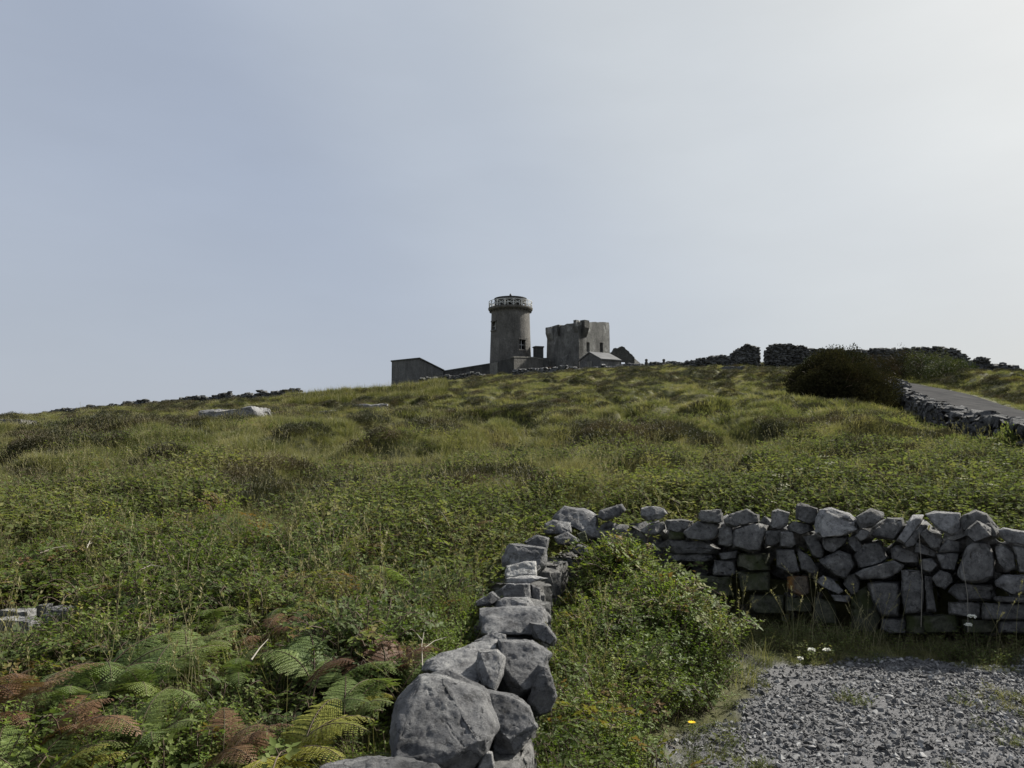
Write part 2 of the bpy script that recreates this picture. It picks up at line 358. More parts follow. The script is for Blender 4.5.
M['fern'] = leaf_mat('bracken', [(0.0, (0.08, 0.12, 0.04)), (0.5, (0.13, 0.18, 0.055)), (1.0, (0.19, 0.23, 0.075))], 1.0, 0.6, 0.35)
M['fern_yellow'] = leaf_mat('yellowing_bracken', [(0.0, (0.14, 0.16, 0.03)), (1.0, (0.26, 0.25, 0.05))], 1.0, 0.6, 0.35)
M['fern_brown'] = leaf_mat('dead_bracken', [(0.0, (0.085, 0.045, 0.026)), (0.5, (0.145, 0.08, 0.043)), (1.0, (0.21, 0.14, 0.075))], 1.5, 0.6, 0.25)
M['bush'] = leaf_mat('dark_bush', [(0.0, (0.026, 0.027, 0.015)), (0.5, (0.045, 0.042, 0.022)), (0.85, (0.085, 0.06, 0.036)), (1.0, (0.12, 0.085, 0.05))], 0.7, 0.5, 0.12, None, 1.0, 0.0)
M['hedge'] = leaf_mat('hedge_leaves', [(0.0, (0.022, 0.032, 0.013)), (0.5, (0.04, 0.055, 0.018)), (1.0, (0.075, 0.08, 0.03))], 0.6, 0.5, 0.25)
M['reed'] = leaf_mat('rough_grass', [(0.0, (0.06, 0.07, 0.02)), (0.5, (0.10, 0.105, 0.03)), (1.0, (0.15, 0.13, 0.045))], 0.5, 0.6, 0.3)
m, t, b = mat('white_petals'); b.inputs['Base Color'].default_value = (0.7, 0.7, 0.62, 1); M['white'] = m
m, t, b = mat('cream_umbels'); b.inputs['Base Color'].default_value = (0.3, 0.3, 0.2, 1); M['cream'] = m
m, t, b = mat('yellow_petals'); b.inputs['Base Color'].default_value = (0.85, 0.55, 0.02, 1); M['yellow'] = m
m, t, b = mat('bleached_wood'); b.inputs['Base Color'].default_value = (0.26, 0.24, 0.20, 1); M['wood'] = m
# ground
m, t, b = mat('hill_soil_and_thatch')
g = t.nodes.new('ShaderNodeNewGeometry'); n1 = noise_node(t, 0.25, 6, 0.6, g.outputs['Position'])
r1 = ramp_node(t, [(0.3, (0.045, 0.048, 0.02)), (0.5, (0.075, 0.076, 0.03)), (0.7, (0.12, 0.105, 0.05))], n1.outputs[0])
n2 = noise_node(t, 9, 8, 0.75, g.outputs['Position']); r2 = ramp_node(t, [(0.3, (0.45, 0.45, 0.45)), (0.7, (1.5, 1.5, 1.4))], n2.outputs[0])
c = mix(t, 1.0, r1.outputs[0], r2.outputs[0], 'MULTIPLY')
at = t.nodes.new('ShaderNodeAttribute'); at.attribute_name = 'gravel'
n3 = noise_node(t, 38, 8, 0.8, g.outputs['Position']); r3 = ramp_node(t, [(0.3, (0.05, 0.05, 0.052)), (0.55, (0.13, 0.13, 0.134)), (0.75, (0.23, 0.23, 0.235))], n3.outputs[0])
c2 = mix(t, at.outputs['Fac'], c.outputs[0], r3.outputs[0]); t.links.new(c2.outputs[0], b.inputs['Base Color'])
bump(t, b, n3.outputs[0], 0.8, 0.02); M['ground'] = m
m, t, b = mat('old_asphalt'); b.inputs['Specular IOR Level'].default_value = 0.0; b.inputs['Roughness'].default_value = 1.0; g = t.nodes.new('ShaderNodeNewGeometry')
n1 = noise_node(t, 0.7, 6, 0.65, g.outputs['Position']); r1 = ramp_node(t, [(0.3, (0.045, 0.045, 0.046)), (0.7, (0.085, 0.084, 0.083))], n1.outputs[0])
n2 = noise_node(t, 25, 6, 0.8, g.outputs['Position']); r2 = ramp_node(t, [(0.3, (0.75, 0.75, 0.75)), (0.7, (1.25, 1.25, 1.25))], n2.outputs[0])
t.links.new(mix(t, 1.0, r1.outputs[0], r2.outputs[0], 'MULTIPLY').outputs[0], b.inputs['Base Color']); bump(t, b, n2.outputs[0], 0.5, 0.01); M['asphalt'] = m

# ------------------------------------------------------------------ road ribbon + terrain sheet
EDGE_L = [p for p, q in ROADPTS]; EDGE_R = [q for p, q in ROADPTS]
EDGE_L = EDGE_L + [EDGE_L[-1] + np.array([2.2, 9.0]), EDGE_L[-1] + np.array([3.0, 26.0])]
EDGE_R = EDGE_R + [EDGE_R[-1] + np.array([1.6, 5.0]), EDGE_R[-1] + np.array([2.4, 22.0])]
def resample(pl, n):
    pl = np.array(pl); d = np.r_[0, np.cumsum(np.hypot(*np.diff(pl, axis=0).T))]; t = np.linspace(0, d[-1], n)
    o = np.c_[np.interp(t, d, pl[:, 0]), np.interp(t, d, pl[:, 1])]
    for _ in range(6): o[1:-1] = (o[:-2] + 2 * o[1:-1] + o[2:]) / 4
    return o
EL = resample(EDGE_L, 60); ER = resample(EDGE_R, 60)
EDGE_R_Y = ER[:, 1]; EDGE_R_X = ER[:, 0]
ROAD.extend([tuple(p) for p in EL] + [tuple(p) for p in ER[::-1]])
nx = 9; V = []; Fq = []
for i in range(60):
    for j in range(nx):
        p = EL[i] + (ER[i] - EL[i]) * j / (nx - 1); V.append((p[0], p[1], 0))
V = np.array(V, float); V[:, 2] = base_h(V[:, 0], V[:, 1]) - 0.02 + 0.03 * np.tile(np.sin(np.linspace(0, math.pi, nx)), 60)
for i in range(59):
    for j in range(nx - 1):
        a = i * nx + j; Fq.append((a, a + 1, a + nx + 1, a + nx))
tag(link('road', np_mesh('road', V, Fq, smooth=True), M['asphalt']), 'narrow grey asphalt road climbing the right of the hill beside a rubble wall', 'road', kind='structure')
# terrain: one polar sheet, dense in front
th = np.r_[np.linspace(-math.pi, -0.72, 40)[:-1], np.linspace(-0.72, 0.72, 620), np.linspace(0.72, math.pi, 40)[1:-1]]
rad = np.r_[0.25, np.geomspace(0.8, 4, 36), np.geomspace(4.05, 120, 560), np.geomspace(124, 4000, 40)]
TH, RA = np.meshgrid(th, rad); X = RA * np.sin(TH); Y = RA * np.cos(TH)
Z = height(X, Y)
n, k = X.shape; V = np.c_[X.ravel(), Y.ravel(), Z.ravel()]
I, J = np.meshgrid(np.arange(n - 1), np.arange(k), indexing='ij'); a = (I * k + J).ravel(); b_ = (I * k + (J + 1) % k).ravel()
Fq = np.c_[a, b_, b_ + k, a + k]
V = np.vstack([V, [0, 0, float(height(0., 0.))]]); Ft = np.c_[np.full(k, n * k), (np.arange(k) + 1) % k, np.arange(k)]
me = np_mesh('hillside', V, Fq, Ft, smooth=True)
gm = gravel_mask(V[:, 0], V[:, 1]); at = me.attributes.new('gravel', 'FLOAT', 'POINT'); at.data.foreach_set('value', gm.astype(np.float32))
tag(link('hillside', me, M['ground']), 'green hillside rising from the gravel car park to the lighthouse', 'hill', kind='structure')

# ------------------------------------------------------------------ plant meshes (numpy)
def unit(v): return v / (np.linalg.norm(v, axis=-1, keepdims=True) + 1e-9)
def leaves(Pn, D, Nn, L, Wd, fold=0.25):
    """pointed folded leaves: returns vertices and triangles"""
    D = unit(D); S = unit(np.cross(D, Nn)); U = np.cross(S, D); n = len(Pn); L = np.broadcast_to(L, n)[:, None]; Wd = np.broadcast_to(Wd, n)[:, None]
    a = Pn; tip = Pn + D * L - U * L * 0.12; c = Pn + D * L * 0.5 - U * Wd * fold
    l = Pn + D * L * 0.42 + S * Wd * 0.5; r = Pn + D * L * 0.42 - S * Wd * 0.5
    V = np.stack([a, l, tip, r, c], 1).reshape(-1, 3); o = (np.arange(n) * 5)[:, None]
    Fc = np.concatenate([o + np.array([[0, 4, 1]]), o + np.array([[1, 4, 2]]), o + np.array([[2, 4, 3]]), o + np.array([[3, 4, 0]])], 0)
    return V, Fc
def blades(B, az, H, lean, wd, r, seg=3, curve=1.0):
    """grass blades as tapering ribbons"""
    n = len(B); out = []; ts = np.linspace(0, 1, seg + 1)
    dx = np.cos(az); dy = np.sin(az); fa = az + math.pi / 2 + r.normal(0, 0.5, n); sx = np.cos(fa); sy = np.sin(fa)
    for t in ts:
        bend = lean * (t ** (1 + curve)); h = H * t * (1 - 0.35 * (lean / (H + 1e-6)) * t)
        c = np.c_[B[:, 0] + dx * bend, B[:, 1] + dy * bend, B[:, 2] + h]; w = (wd * (1 - t) ** 0.7 * 0.5 + wd * 0.03)[:, None]
        s = np.c_[sx, sy, np.zeros(n)] * w; out += [c - s, c + s]
    V = np.stack(out, 1).reshape(-1, 3); m = 2 * (seg + 1); o = (np.arange(n) * m)[:, None]
    Fq = np.concatenate([o + np.array([[2 * i, 2 * i + 1, 2 * i + 3, 2 * i + 2]]) for i in range(seg)], 0)
    return V, Fq
class Acc:
    def __init__(s): s.V = []; s.q = []; s.t = []; s.mq = []; s.mt = []; s.n = 0
    def add(s, V, q=None, t=None, mi=0):
        if q is not None and len(q): s.q.append(np.asarray(q) + s.n); s.mq.append(np.full(len(q), mi))
        if t is not None and len(t): s.t.append(np.asarray(t) + s.n); s.mt.append(np.full(len(t), mi))
        s.V.append(np.asarray(V)); s.n += len(V)
    def mesh(s, name, mats, smooth=False):
        me = np_mesh(name, np.vstack(s.V), np.vstack(s.q) if s.q else None, np.vstack(s.t) if s.t else None, smooth)
        mi = np.concatenate((s.mq if s.q else []) + (s.mt if s.t else []))
        for m in mats: me.materials.append(m)
        if len(mi) == len(me.polygons): me.polygons.foreach_set('material_index', mi.astype(np.int32))
        return me
def tube(pts, rad, k=4):
    pts = np.asarray(pts, float); n = len(pts); rad = np.broadcast_to(rad, n); V = []; d = np.gradient(pts, axis=0); d = unit(d)
    ref = np.array([0.3, 0.2, 1.0]); 
    for i in range(n):
        s = np.cross(d[i], ref); s /= np.linalg.norm(s) + 1e-9; u = np.cross(s, d[i])
        for j in range(k):
            a = 2 * math.pi * j / k; V.append(pts[i] + (s * math.cos(a) + u * math.sin(a)) * rad[i])
    q = [(i * k + j, i * k + (j + 1) % k, (i + 1) * k + (j + 1) % k, (i + 1) * k + j) for i in range(n - 1) for j in range(k)]
    return np.array(V), np.array(q)
def tuft(seed, nb, H, rad_, wd, lean=0.5, seg=3):
    r = np.random.default_rng(seed); a = r.uniform(0, 2 * math.pi, nb); q = rad_ * np.sqrt(r.uniform(0, 1, nb))
    B = np.c_[q * np.cos(a), q * np.sin(a), np.full(nb, -0.03)]
    h = H * r.uniform(0.5, 1.15, nb) * (1 - 0.3 * q / rad_); az = a + r.normal(0, 0.7, nb)
    return blades(B, az, h, h * lean * r.uniform(0.2, 1.5, nb), np.full(nb, wd) * r.uniform(0.6, 1.3, nb), r, seg)
def proto_tuft(name, mats, seed, nb, H, rd, wd, lean=0.5, straw=0, seg=3):
    A = Acc(); V, q = tuft(seed, nb, H, rd, wd, lean, seg); A.add(V, q)
    if straw:
        V, q = tuft(seed + 77, straw, H * 1.5, rd * 0.9, wd * 0.7, 0.35, seg); A.add(V, q, mi=1)
    return A.mesh(name, mats)
def proto_heather(name, mt, seed, rd=0.3, n=520, lsz=0.03):
    r = np.random.default_rng(seed); d = unit(r.normal(size=(n, 3))); d[:, 2] = np.abs(d[:, 2]) * 0.9
    q = rd * r.uniform(0.45, 1.0, n) ** 0.6 * (0.75 + 0.5 * vnoise(d[:, 0] * 3 + seed, d[:, 1] * 3))
    Pn = d * q[:, None] * np.array([1, 1, 0.75]); D = unit(d + r.normal(0, 0.5, (n, 3)) + [0, 0, 0.5])
    V, tf = leaves(Pn, D, r.normal(size=(n, 3)), lsz * r.uniform(0.7, 1.8, n), lsz * 0.45); A = Acc(); A.add(V, t=tf); return A.mesh(name, [mt])
def proto_herb(name, mt, seed, stems=9, H=0.22, spread=0.14, leaf=0.035, per=9, stemm=None, wratio=0.55, umbel=0):
    r = np.random.default_rng(seed); A = Acc()
    for s in range(stems):
        az = r.uniform(0, 6.28); l = r.uniform(0.2, 1.0) * spread; h = H * r.uniform(0.6, 1.15); t = np.linspace(0, 1, 5)
        b = r.normal(0, spread * 0.35, 2)
        pts = np.c_[b[0] + np.cos(az) * l * t ** 1.4, b[1] + np.sin(az) * l * t ** 1.4, h * t - 0.02]
        V, q = tube(pts, np.linspace(0.0022, 0.001, 5), 3); A.add(V, q, mi=1)
        tt = r.uniform(0.2, 1, per); Pn = np.c_[np.interp(tt, t, pts[:, 0]), np.interp(tt, t, pts[:, 1]), np.interp(tt, t, pts[:, 2])]
        a2 = r.uniform(0, 6.28, per); D = np.c_[np.cos(a2), np.sin(a2), r.uniform(-0.2, 0.7, per)]
        V, tf = leaves(Pn, D, np.c_[r.normal(0, .4, per), r.normal(0, .4, per), np.ones(per)], leaf * r.uniform(0.6, 1.25, per), leaf * wratio); A.add(V, t=tf)
        if umbel and s < umbel:
            m_ = 14; a3 = r.uniform(0, 6.28, m_); q3 = 0.028 * np.sqrt(r.uniform(0, 1, m_)); tip = pts[-1] + [0, 0, 0.03]
            Pn = np.c_[tip[0] + q3 * np.cos(a3), tip[1] + q3 * np.sin(a3), tip[2] + r.uniform(0, .006, m_)]
            V, tf = leaves(Pn, np.c_[np.cos(a3), np.sin(a3), a3 * 0], np.tile([0, 0, 1.], (m_, 1)), 0.012, 0.012); A.add(V, t=tf, mi=2)
    return A.mesh(name, [mt, M['stem'] if stemm is None else stemm, M['cream']])
def proto_bramble(name, mt, seed, H=0.35, nst=4, leaf=0.05, groups=9):
    """arching stems carrying toothed leaves in threes"""
    r = np.random.default_rng(seed); A = Acc()
    for s in range(nst):
        az = r.uniform(0, 6.28); t = np.linspace(0, 1, 8); reach = H * r.uniform(0.5, 1.3); hh = H * r.uniform(0.6, 1.2)
        b = r.normal(0, 0.05, 2); pts = np.c_[b[0] + np.cos(az) * reach * t, b[1] + np.sin(az) * reach * t, hh * np.sin(t * 2.1) / 1.0 - 0.03]
        V, q = tube(pts, np.linspace(0.004, 0.0015, 8), 4); A.add(V, q, mi=1)
        for g_ in range(groups):
            tt = (g_ + r.uniform(0, 1)) / groups * 0.85 + 0.15; p = np.array([np.interp(tt, t, pts[:, c]) for c in range(3)])
            a2 = az + (1 if g_ % 2 else -1) * r.uniform(0.7, 1.6); d = np.array([math.cos(a2), math.sin(a2), r.uniform(-0.1, 0.6)])
            p2 = p + d * leaf * 0.9; V, q = tube([p, p2], 0.0012, 3); A.add(V, q, mi=1)
            D = np.stack([d, d * 0.2 + np.cross(d, [0, 0, 1]), d * 0.2 - np.cross(d, [0, 0, 1])]); D[:, 2] += r.uniform(-0.3, 0.2, 3)
            V, tf = leaves(np.tile(p2, (3, 1)), D, np.tile([r.normal(0, .35), r.normal(0, .35), 1.0], (3, 1)), leaf * np.array([1.25, 1, 1]) * r.uniform(0.75, 1.2), leaf * 0.72, 0.18); A.add(V, t=tf)
    return A.mesh(name, [mt, M['stem']])

def scatter(name, protos, X, Y, Zv, scl, idx, label, cat, tilt=0.15, rz=None, zoff=0.0):
    r = rng; n = len(X)
    me = bpy.data.meshes.new(name); me.vertices.add(n)
    me.vertices.foreach_set('co', np.c_[X, Y, Zv + zoff].astype(np.float32).ravel())
    rz_ = r.uniform(0, 6.283, n) if rz is None else rz
    rot = np.c_[r.normal(0, tilt, n), r.normal(0, tilt, n), rz_]
    a = me.attributes.new('rot', 'FLOAT_VECTOR', 'POINT'); a.data.foreach_set('vector', rot.astype(np.float32).ravel())
    a = me.attributes.new('scl', 'FLOAT', 'POINT'); a.data.foreach_set('value', np.asarray(scl, np.float32))
    a = me.attributes.new('idx', 'INT', 'POINT'); a.data.foreach_set('value', np.asarray(idx, np.int32))
    c = bpy.data.collections.new(name + '_kinds')
    for i, p in enumerate(protos):
        o = bpy.data.objects.new('%s_kind_%02d' % (name, i), p); c.objects.link(o)
    t = bpy.data.node_groups.new(name, 'GeometryNodeTree')
    t.interface.new_socket('Geometry', in_out='INPUT', socket_type='NodeSocketGeometry'); t.interface.new_socket('Geometry', in_out='OUTPUT', socket_type='NodeSocketGeometry')
    gi = t.nodes.new('NodeGroupInput'); go = t.nodes.new('NodeGroupOutput'); ip = t.nodes.new('GeometryNodeInstanceOnPoints')
    ci = t.nodes.new('GeometryNodeCollectionInfo'); ci.inputs['Collection'].default_value = c; ci.inputs['Separate Children'].default_value = True; ci.inputs['Reset Children'].default_value = True
    ip.inputs['Pick Instance'].default_value = True
    def attr(nm, ty):
        q = t.nodes.new('GeometryNodeInputNamedAttribute'); q.data_type = ty; q.inputs['Name'].default_value = nm; return q.outputs[0]
    t.links.new(gi.outputs[0], ip.inputs['Points']); t.links.new(ci.outputs[0], ip.inputs['Instance'])
    t.links.new(attr('idx', 'INT'), ip.inputs['Instance Index']); t.links.new(attr('rot', 'FLOAT_VECTOR'), ip.inputs['Rotation']); t.links.new(attr('scl', 'FLOAT'), ip.inputs['Scale'])
    t.links.new(ip.outputs[0], go.inputs[0])
    o = link(name, me); md = o.modifiers.new('scatter', 'NODES'); md.node_group = t
    return tag(o, label, cat, kind='stuff')

def in_view(Y, X, m=1.5): return np.abs(X) < 0.72 * Y + m
def sample(n, y0, y1, power=1.0, m=1.5):
    """random ground points in the wedge the camera looks over; density falls as distance^-power"""
    u = rng.uniform(0, 1, n); e = 2 - power
    Y = (y0 ** e + u * (y1 ** e - y0 ** e)) ** (1 / e) if abs(e) > 1e-6 else y0 * (y1 / y0) ** u
    X = rng.uniform(-1, 1, n) * (0.72 * Y + m); return X, Y

# ---- zones
CLEAR = []
def wall_clear(X, Y, a=0.27, b=0.26):
    on_l = (np.abs(X - wall_x(Y)) < a) & (Y < 7.7) & (Y > 0)
    on_r = (np.abs(Y - rwall_y(X)) < b) & (X > 0.3)
    near = np.zeros(np.shape(X), bool)
    for (x, y, r_) in CLEAR: near |= ((X - x) / r_) ** 2 + ((Y - y + 0.6 * r_) / (1.7 * r_)) ** 2 < 1
    return ~(on_l | on_r | near)
def off_road(X, Y, d=0.1): return (Y < 14) | (road_mask(X, Y) > d)
def patch(X, Y, s, o): return fbm(X / s + o, Y / s + 2 * o, 3)
# ------------------------------------------------------------------ stones
def refine(bm, L, it=4):
    for _ in range(it):
        bmesh.ops.triangulate(bm, faces=bm.faces)
        es = [e for e in bm.edges if e.calc_length() > L]
        if not es: break
        bmesh.ops.subdivide_edges(bm, edges=es, cuts=1)
    bmesh.ops.triangulate(bm, faces=bm.faces)
def finish_stone(bm, size, seed, rough=1.0, cuts=4, detail=26):
    r = random.Random(seed)
    c = sum((v.co for v in bm.verts), Vector()) / len(bm.verts)
    for _ in range(cuts):           # split-off corners
        d = Vector((r.gauss(0, 1), r.gauss(0, 1), r.gauss(0, 1))).normalized()
        m_ = max((v.co - c).dot(d) for v in bm.verts)
        g = bmesh.ops.bisect_plane(bm, geom=bm.verts[:] + bm.edges[:] + bm.faces[:], plane_co=c + d * m_ * r.uniform(0.80, 0.94), plane_no=d, clear_outer=True)
        ed = [e for e in bm.edges if e.is_boundary]
        if ed: bmesh.ops.holes_fill(bm, edges=ed)
    bmesh.ops.recalc_face_normals(bm, faces=bm.faces)
    bmesh.ops.bevel(bm, geom=bm.edges[:], offset=size * 0.012, segments=1, affect='EDGES', clamp_overlap=True)
    refine(bm, size / detail * 2.2, 5)
    bed = Vector((r.gauss(0, .35), r.gauss(0, .35), 1)).normalized(); bm.normal_update(); o = Vector((r.uniform(-50, 50), r.uniform(-50, 50), r.uniform(-50, 50))); s = size
    for v in bm.verts:
        p = v.co + o
        a = mnoise.fractal(p * (3.2 / s), 0.8, 2.0, 4) * 0.013 * s
        bq = mnoise.fractal(p * (11 / s), 0.6, 2.1, 3) * 0.011 * s
        st = mnoise.noise(Vector((p.x * 3 / s, p.y * 3 / s, p.z * 14 / s))) * 0.010 * s
        n3 = (p.dot(bed) * 5.5 / s) + mnoise.fractal(p * (2.8 / s), 0.9, 2.0, 3) * 1.3; fl = math.floor(n3); fr = n3 - fl; hsh = (math.sin(fl * 12.9898 + seed) * 43758.5453) % 1.0; led = ((hsh - .5) * 0.030 - (0.014 if fr < .07 else 0.0)) * s * min(1.0, min(fr, 1 - fr) * 9 + .15)
        v.co += v.normal * (a + bq + st + led) * rough
    return bm
def trace_stone(name, poly, depth, thick, parent, mt, seed, tilt=0.0, back=None, inset=0.80, detail=26, cuts=4):
    """a stone whose outline is poly (pixels) at the given distance, with real thickness"""
    r = random.Random(seed); back = thick if back is None else back
    us = [p[0] for p in poly]; vs = [p[1] for p in poly]; cu = sum(us) / len(us); cv = sum(vs) / len(vs); top = min(vs); bot = max(vs)
    mid = [P(u, v, depth + tilt * (bot - v) / F * depth) for u, v in poly]
    c = sum(mid, Vector()) / len(mid); vd = (c - Vector((0, 0, EYE))).normalized()
    size = max((p - c).length for p in mid) * 2
    bm = bmesh.new()
    for p in mid: bm.verts.new(p)
    for p in mid:
        bm.verts.new(c + (p - c) * (inset + r.uniform(-.06, .06)) - vd * thick * 0.32 * r.uniform(0.75, 1.15))
        bm.verts.new(p + vd * back * 0.35); bm.verts.new(c + (p - c) * 0.8 + vd * back * r.uniform(0.7, 0.95))
    bmesh.ops.convex_hull(bm, input=bm.verts)
    bmesh.ops.delete(bm, geom=[v for v in bm.verts if not v.link_faces], context='VERTS')
    finish_stone(bm, size, seed, 1.0, cuts, detail)
    return link(name, bm_mesh(name, bm, True), mt, parent)
def free_stone(size3, seed, detail=14, cuts=5, rough=1.0, boxy=False):
    r = random.Random(seed); bm = bmesh.new()
    if boxy:
        for q in range(8): bm.verts.new([(1 if q >> k & 1 else -1) * size3[k] / 2 * r.uniform(.86, 1) for k in range(3)])
    for i in range(16):
        v = Vector((r.uniform(-1, 1), r.uniform(-1, 1), r.uniform(-1, 1))); m_ = max(abs(v.x), abs(v.y), abs(v.z)); v /= m_
        bm.verts.new((v.x * size3[0] / 2, v.y * size3[1] / 2, v.z * size3[2] / 2))
    bmesh.ops.convex_hull(bm, input=bm.verts)
    bmesh.ops.delete(bm, geom=[v for v in bm.verts if not v.link_faces], context='VERTS')
    return finish_stone(bm, max(size3), seed, rough, cuts, detail)
def wz(win, pts):
    ox, oy, k = {1: (640, 495, 5.908), 2: (730, 495, 5.908), 3: (830, 500, 5.908), 4: (904, 500, 6.4), 11: (540, 495, 7.314), 12: (460, 520, 5.486), 13: (380, 610, 4.863), 14: (300, 640, 5.689)}[win]
    return [(ox + x / k, oy + y / k) for x, y in pts]
RW = [  # (window, outline, material, extra depth)
(1, [(10,80),(60,62),(140,75),(160,110),(120,140),(40,155),(8,130)], 'pale_stone', .05), (1, [(5,215),(50,175),(140,155),(150,200),(100,235),(30,235)], 'stone', 0),
(1, [(145,150),(240,143),(310,155),(300,195),(230,225),(160,205)], 'stone', 0), (1, [(355,90),(480,82),(490,165),(400,165),(348,145)], 'stone', 0),
(1, [(490,150),(530,110),(630,85),(700,115),(705,160),(560,190),(495,178)], 'stone', 0), (1, [(265,215),(340,160),(470,175),(465,250),(400,268),(265,258)], 'stone', 0),
(1, [(470,190),(540,180),(560,290),(530,312),(465,295)], 'stone', -.03), (1, [(170,268),(380,268),(470,320),(440,347),(200,347),(160,310)], 'stone', 0),
(1, [(555,200),(690,160),(755,180),(710,335),(640,342),(545,310)], 'stone', -.02), (1, [(160,345),(400,345),(450,370),(380,398),(200,392)], 'stone', 0.03),
(1, [(440,385),(560,385),(570,460),(540,475),(435,470)], 'stone', 0), (1, [(575,345),(760,345),(765,445),(640,450),(575,420)], 'moss_stone', 0),
(1, [(470,345),(575,328),(570,375),(480,382)], 'stone', 0), (1, [(350,480),(530,480),(560,600),(360,600)], 'moss_stone', 0),
(1, [(175,208),(262,222),(268,266),(170,264)], 'moss_stone', 0), (1, [(580,455),(765,450),(765,570),(590,570)], 'moss_stone', 0),
(2, [(240,200),(250,95),(280,80),(350,105),(340,180),(290,205)], 'stone', 0), (2, [(390,60),(420,48),(520,75),(515,185),(440,165),(385,140)], 'stone', .03),
(2, [(505,180),(530,85),(600,75),(700,110),(755,155),(755,205),(660,245),(540,250),(510,215)], 'pale_stone', -.05), (2, [(210,215),(300,205),(300,290),(270,308),(215,300)], 'stone', 0),
(2, [(298,215),(370,215),(390,290),(360,315),(295,305)], 'stone', -.02), (2, [(340,190),(380,155),(480,175),(500,210),(420,235),(350,210)], 'stone', .02),
(2, [(275,320),(380,320),(412,455),(350,465),(280,420)], 'stone', 0), (2, [(430,235),(510,235),(555,340),(545,385),(490,360)], 'stone', 0),
(2, [(400,325),(460,350),(525,440),(515,485),(420,440)], 'stone', .02), (2, [(550,255),(700,245),(680,290),(600,345),(560,320)], 'stone', 0),
(2, [(530,385),(640,325),(710,350),(735,410),(690,450),(680,500),(620,480),(560,420)], 'stone', -.03), (2, [(500,510),(550,475),(610,500),(672,570),(640,587),(560,550)], 'pale_stone', -.04),
(2, [(690,470),(740,455),(768,520),(760,580),(720,592),(670,530)], 'stone', 0), (2, [(340,480),(460,475),(465,580),(430,600),(340,570)], 'rust_stone', 0),
(2, [(600,590),(730,590),(700,635),(620,625)], 'stone', 0), (2, [(330,602),(480,602),(480,690),(330,690)], 'moss_stone', .02), (2, [(690,260),(768,210),(768,330),(720,320)], 'stone', 0),
(2, [(120,590),(320,590),(320,700),(120,700)], 'moss_stone', .02), (2, [(500,600),(620,640),(640,760),(500,760)], 'moss_stone', .0),
(3, [(155,100),(240,50),(315,75),(315,110),(240,165),(175,170)], 'stone', -.02), (3, [(240,200),(340,105),(430,105),(440,150),(380,235),(290,230)], 'stone', 0),
(3, [(395,240),(490,85),(550,90),(540,130),(440,265)], 'pale_stone', .0), (3, [(430,270),(550,125),(580,138),(500,270),(455,290)], 'stone', -.03),
(3, [(565,85),(620,65),(768,75),(768,170),(720,210),(640,180)], 'pale_stone', -.02), (3, [(149,215),(185,170),(235,185),(215,225),(180,245)], 'stone', -.02),
(3, [(95,240),(145,210),(210,295),(150,310)], 'stone', 0), (3, [(140,335),(200,260),(290,250),(345,345),(300,380),(170,405)], 'stone', 0),
(3, [(155,435),(200,410),(370,360),(430,385),(400,425),(330,460),(190,465)], 'stone', -.05), (3, [(365,290),(400,265),(520,315),(520,370),(430,370),(370,345)], 'stone', 0.02),
(3, [(530,200),(570,170),(665,240),(640,300),(600,290)], 'stone', -.02), (3, [(490,260),(520,245),(630,310),(620,340),(500,310)], 'stone', 0),
(3, [(225,490),(400,465),(420,600),(400,690),(300,690),(250,600)], 'stone', -.03), (3, [(420,410),(530,400),(560,480),(540,660),(450,670),(425,560)], 'stone', -.02),
(3, [(560,440),(600,440),(625,660),(570,660)], 'stone', 0), (3, [(545,350),(600,345),(635,385),(590,430),(545,410)], 'stone', -.02),
(3, [(630,320),(768,310),(740,420),(660,410)], 'stone', 0), (3, [(605,460),(650,415),(710,425),(730,480),(680,530),(630,510)], 'stone', -.02),
(3, [(640,290),(690,230),(768,250),(768,310),(640,315)], 'stone', .02), (3, [(300,700),(450,700),(450,790),(300,790)], 'stone', .03),
(3, [(455,680),(640,680),(640,790),(455,790)], 'moss_stone', 0), (3, [(130,560),(230,500),(290,690),(280,790),(130,790)], 'moss_stone', -.02),
(4, [(365,105),(460,60),(530,85),(605,180),(615,235),(555,250),(380,190)], 'stone', .04), (4, [(380,210),(470,130),(550,180),(560,230),(450,275)], 'stone', -.08),
(4, [(345,480),(400,300),(450,270),(540,265),(585,400),(585,490),(480,535),(380,520)], 'stone', -.03), (4, [(612,195),(640,180),(790,205),(840,250),(830,290),(768,290),(640,262)], 'pale_stone', 0),
(4, [(580,300),(640,285),(710,340),(715,440),(650,465),(600,400)], 'stone', -.02), (4, [(695,290),(800,300),(830,400),(800,465),(740,460),(710,350)], 'stone', 0),
(4, [(640,480),(790,480),(830,560),(768,600),(690,610),(590,550),(590,520)], 'pale_stone', -.04), (4, [(280,590),(320,535),(575,540),(578,640),(350,645)], 'stone', -.02),
(4, [(510,662),(700,662),(830,670),(830,765),(510,765)], 'stone', -.02), (4, [(285,650),(505,655),(500,760),(290,730)], 'stone', .02), (4, [(580,612),(830,625),(840,658),(580,652)], 'stone', .0),
(4, [(120,740),(330,730),(360,850),(120,850)], 'moss_stone', .0), (4, [(380,768),(600,770),(600,850),(390,850)], 'moss_stone', .0), (4, [(605,770),(830,770),(830,850),(605,850)], 'stone', .0)]
def wall_depth(u):
    Y = 7.3
    for _ in range(8): X = (u - 512) / F * Y; Y = rwall_y(X) - 0.16
    return Y
rw = empty('drystone_wall', (2.6, rwall_y(2.6), 0)); tag(rw, 'tall dark drystone wall of jammed grey stones along the edge of the gravel car park', 'stone wall', kind='thing')
bpy.context.view_layer.update()
def adopt(o, par):
    o.parent = par; o.matrix_parent_inverse = par.matrix_world.inverted()
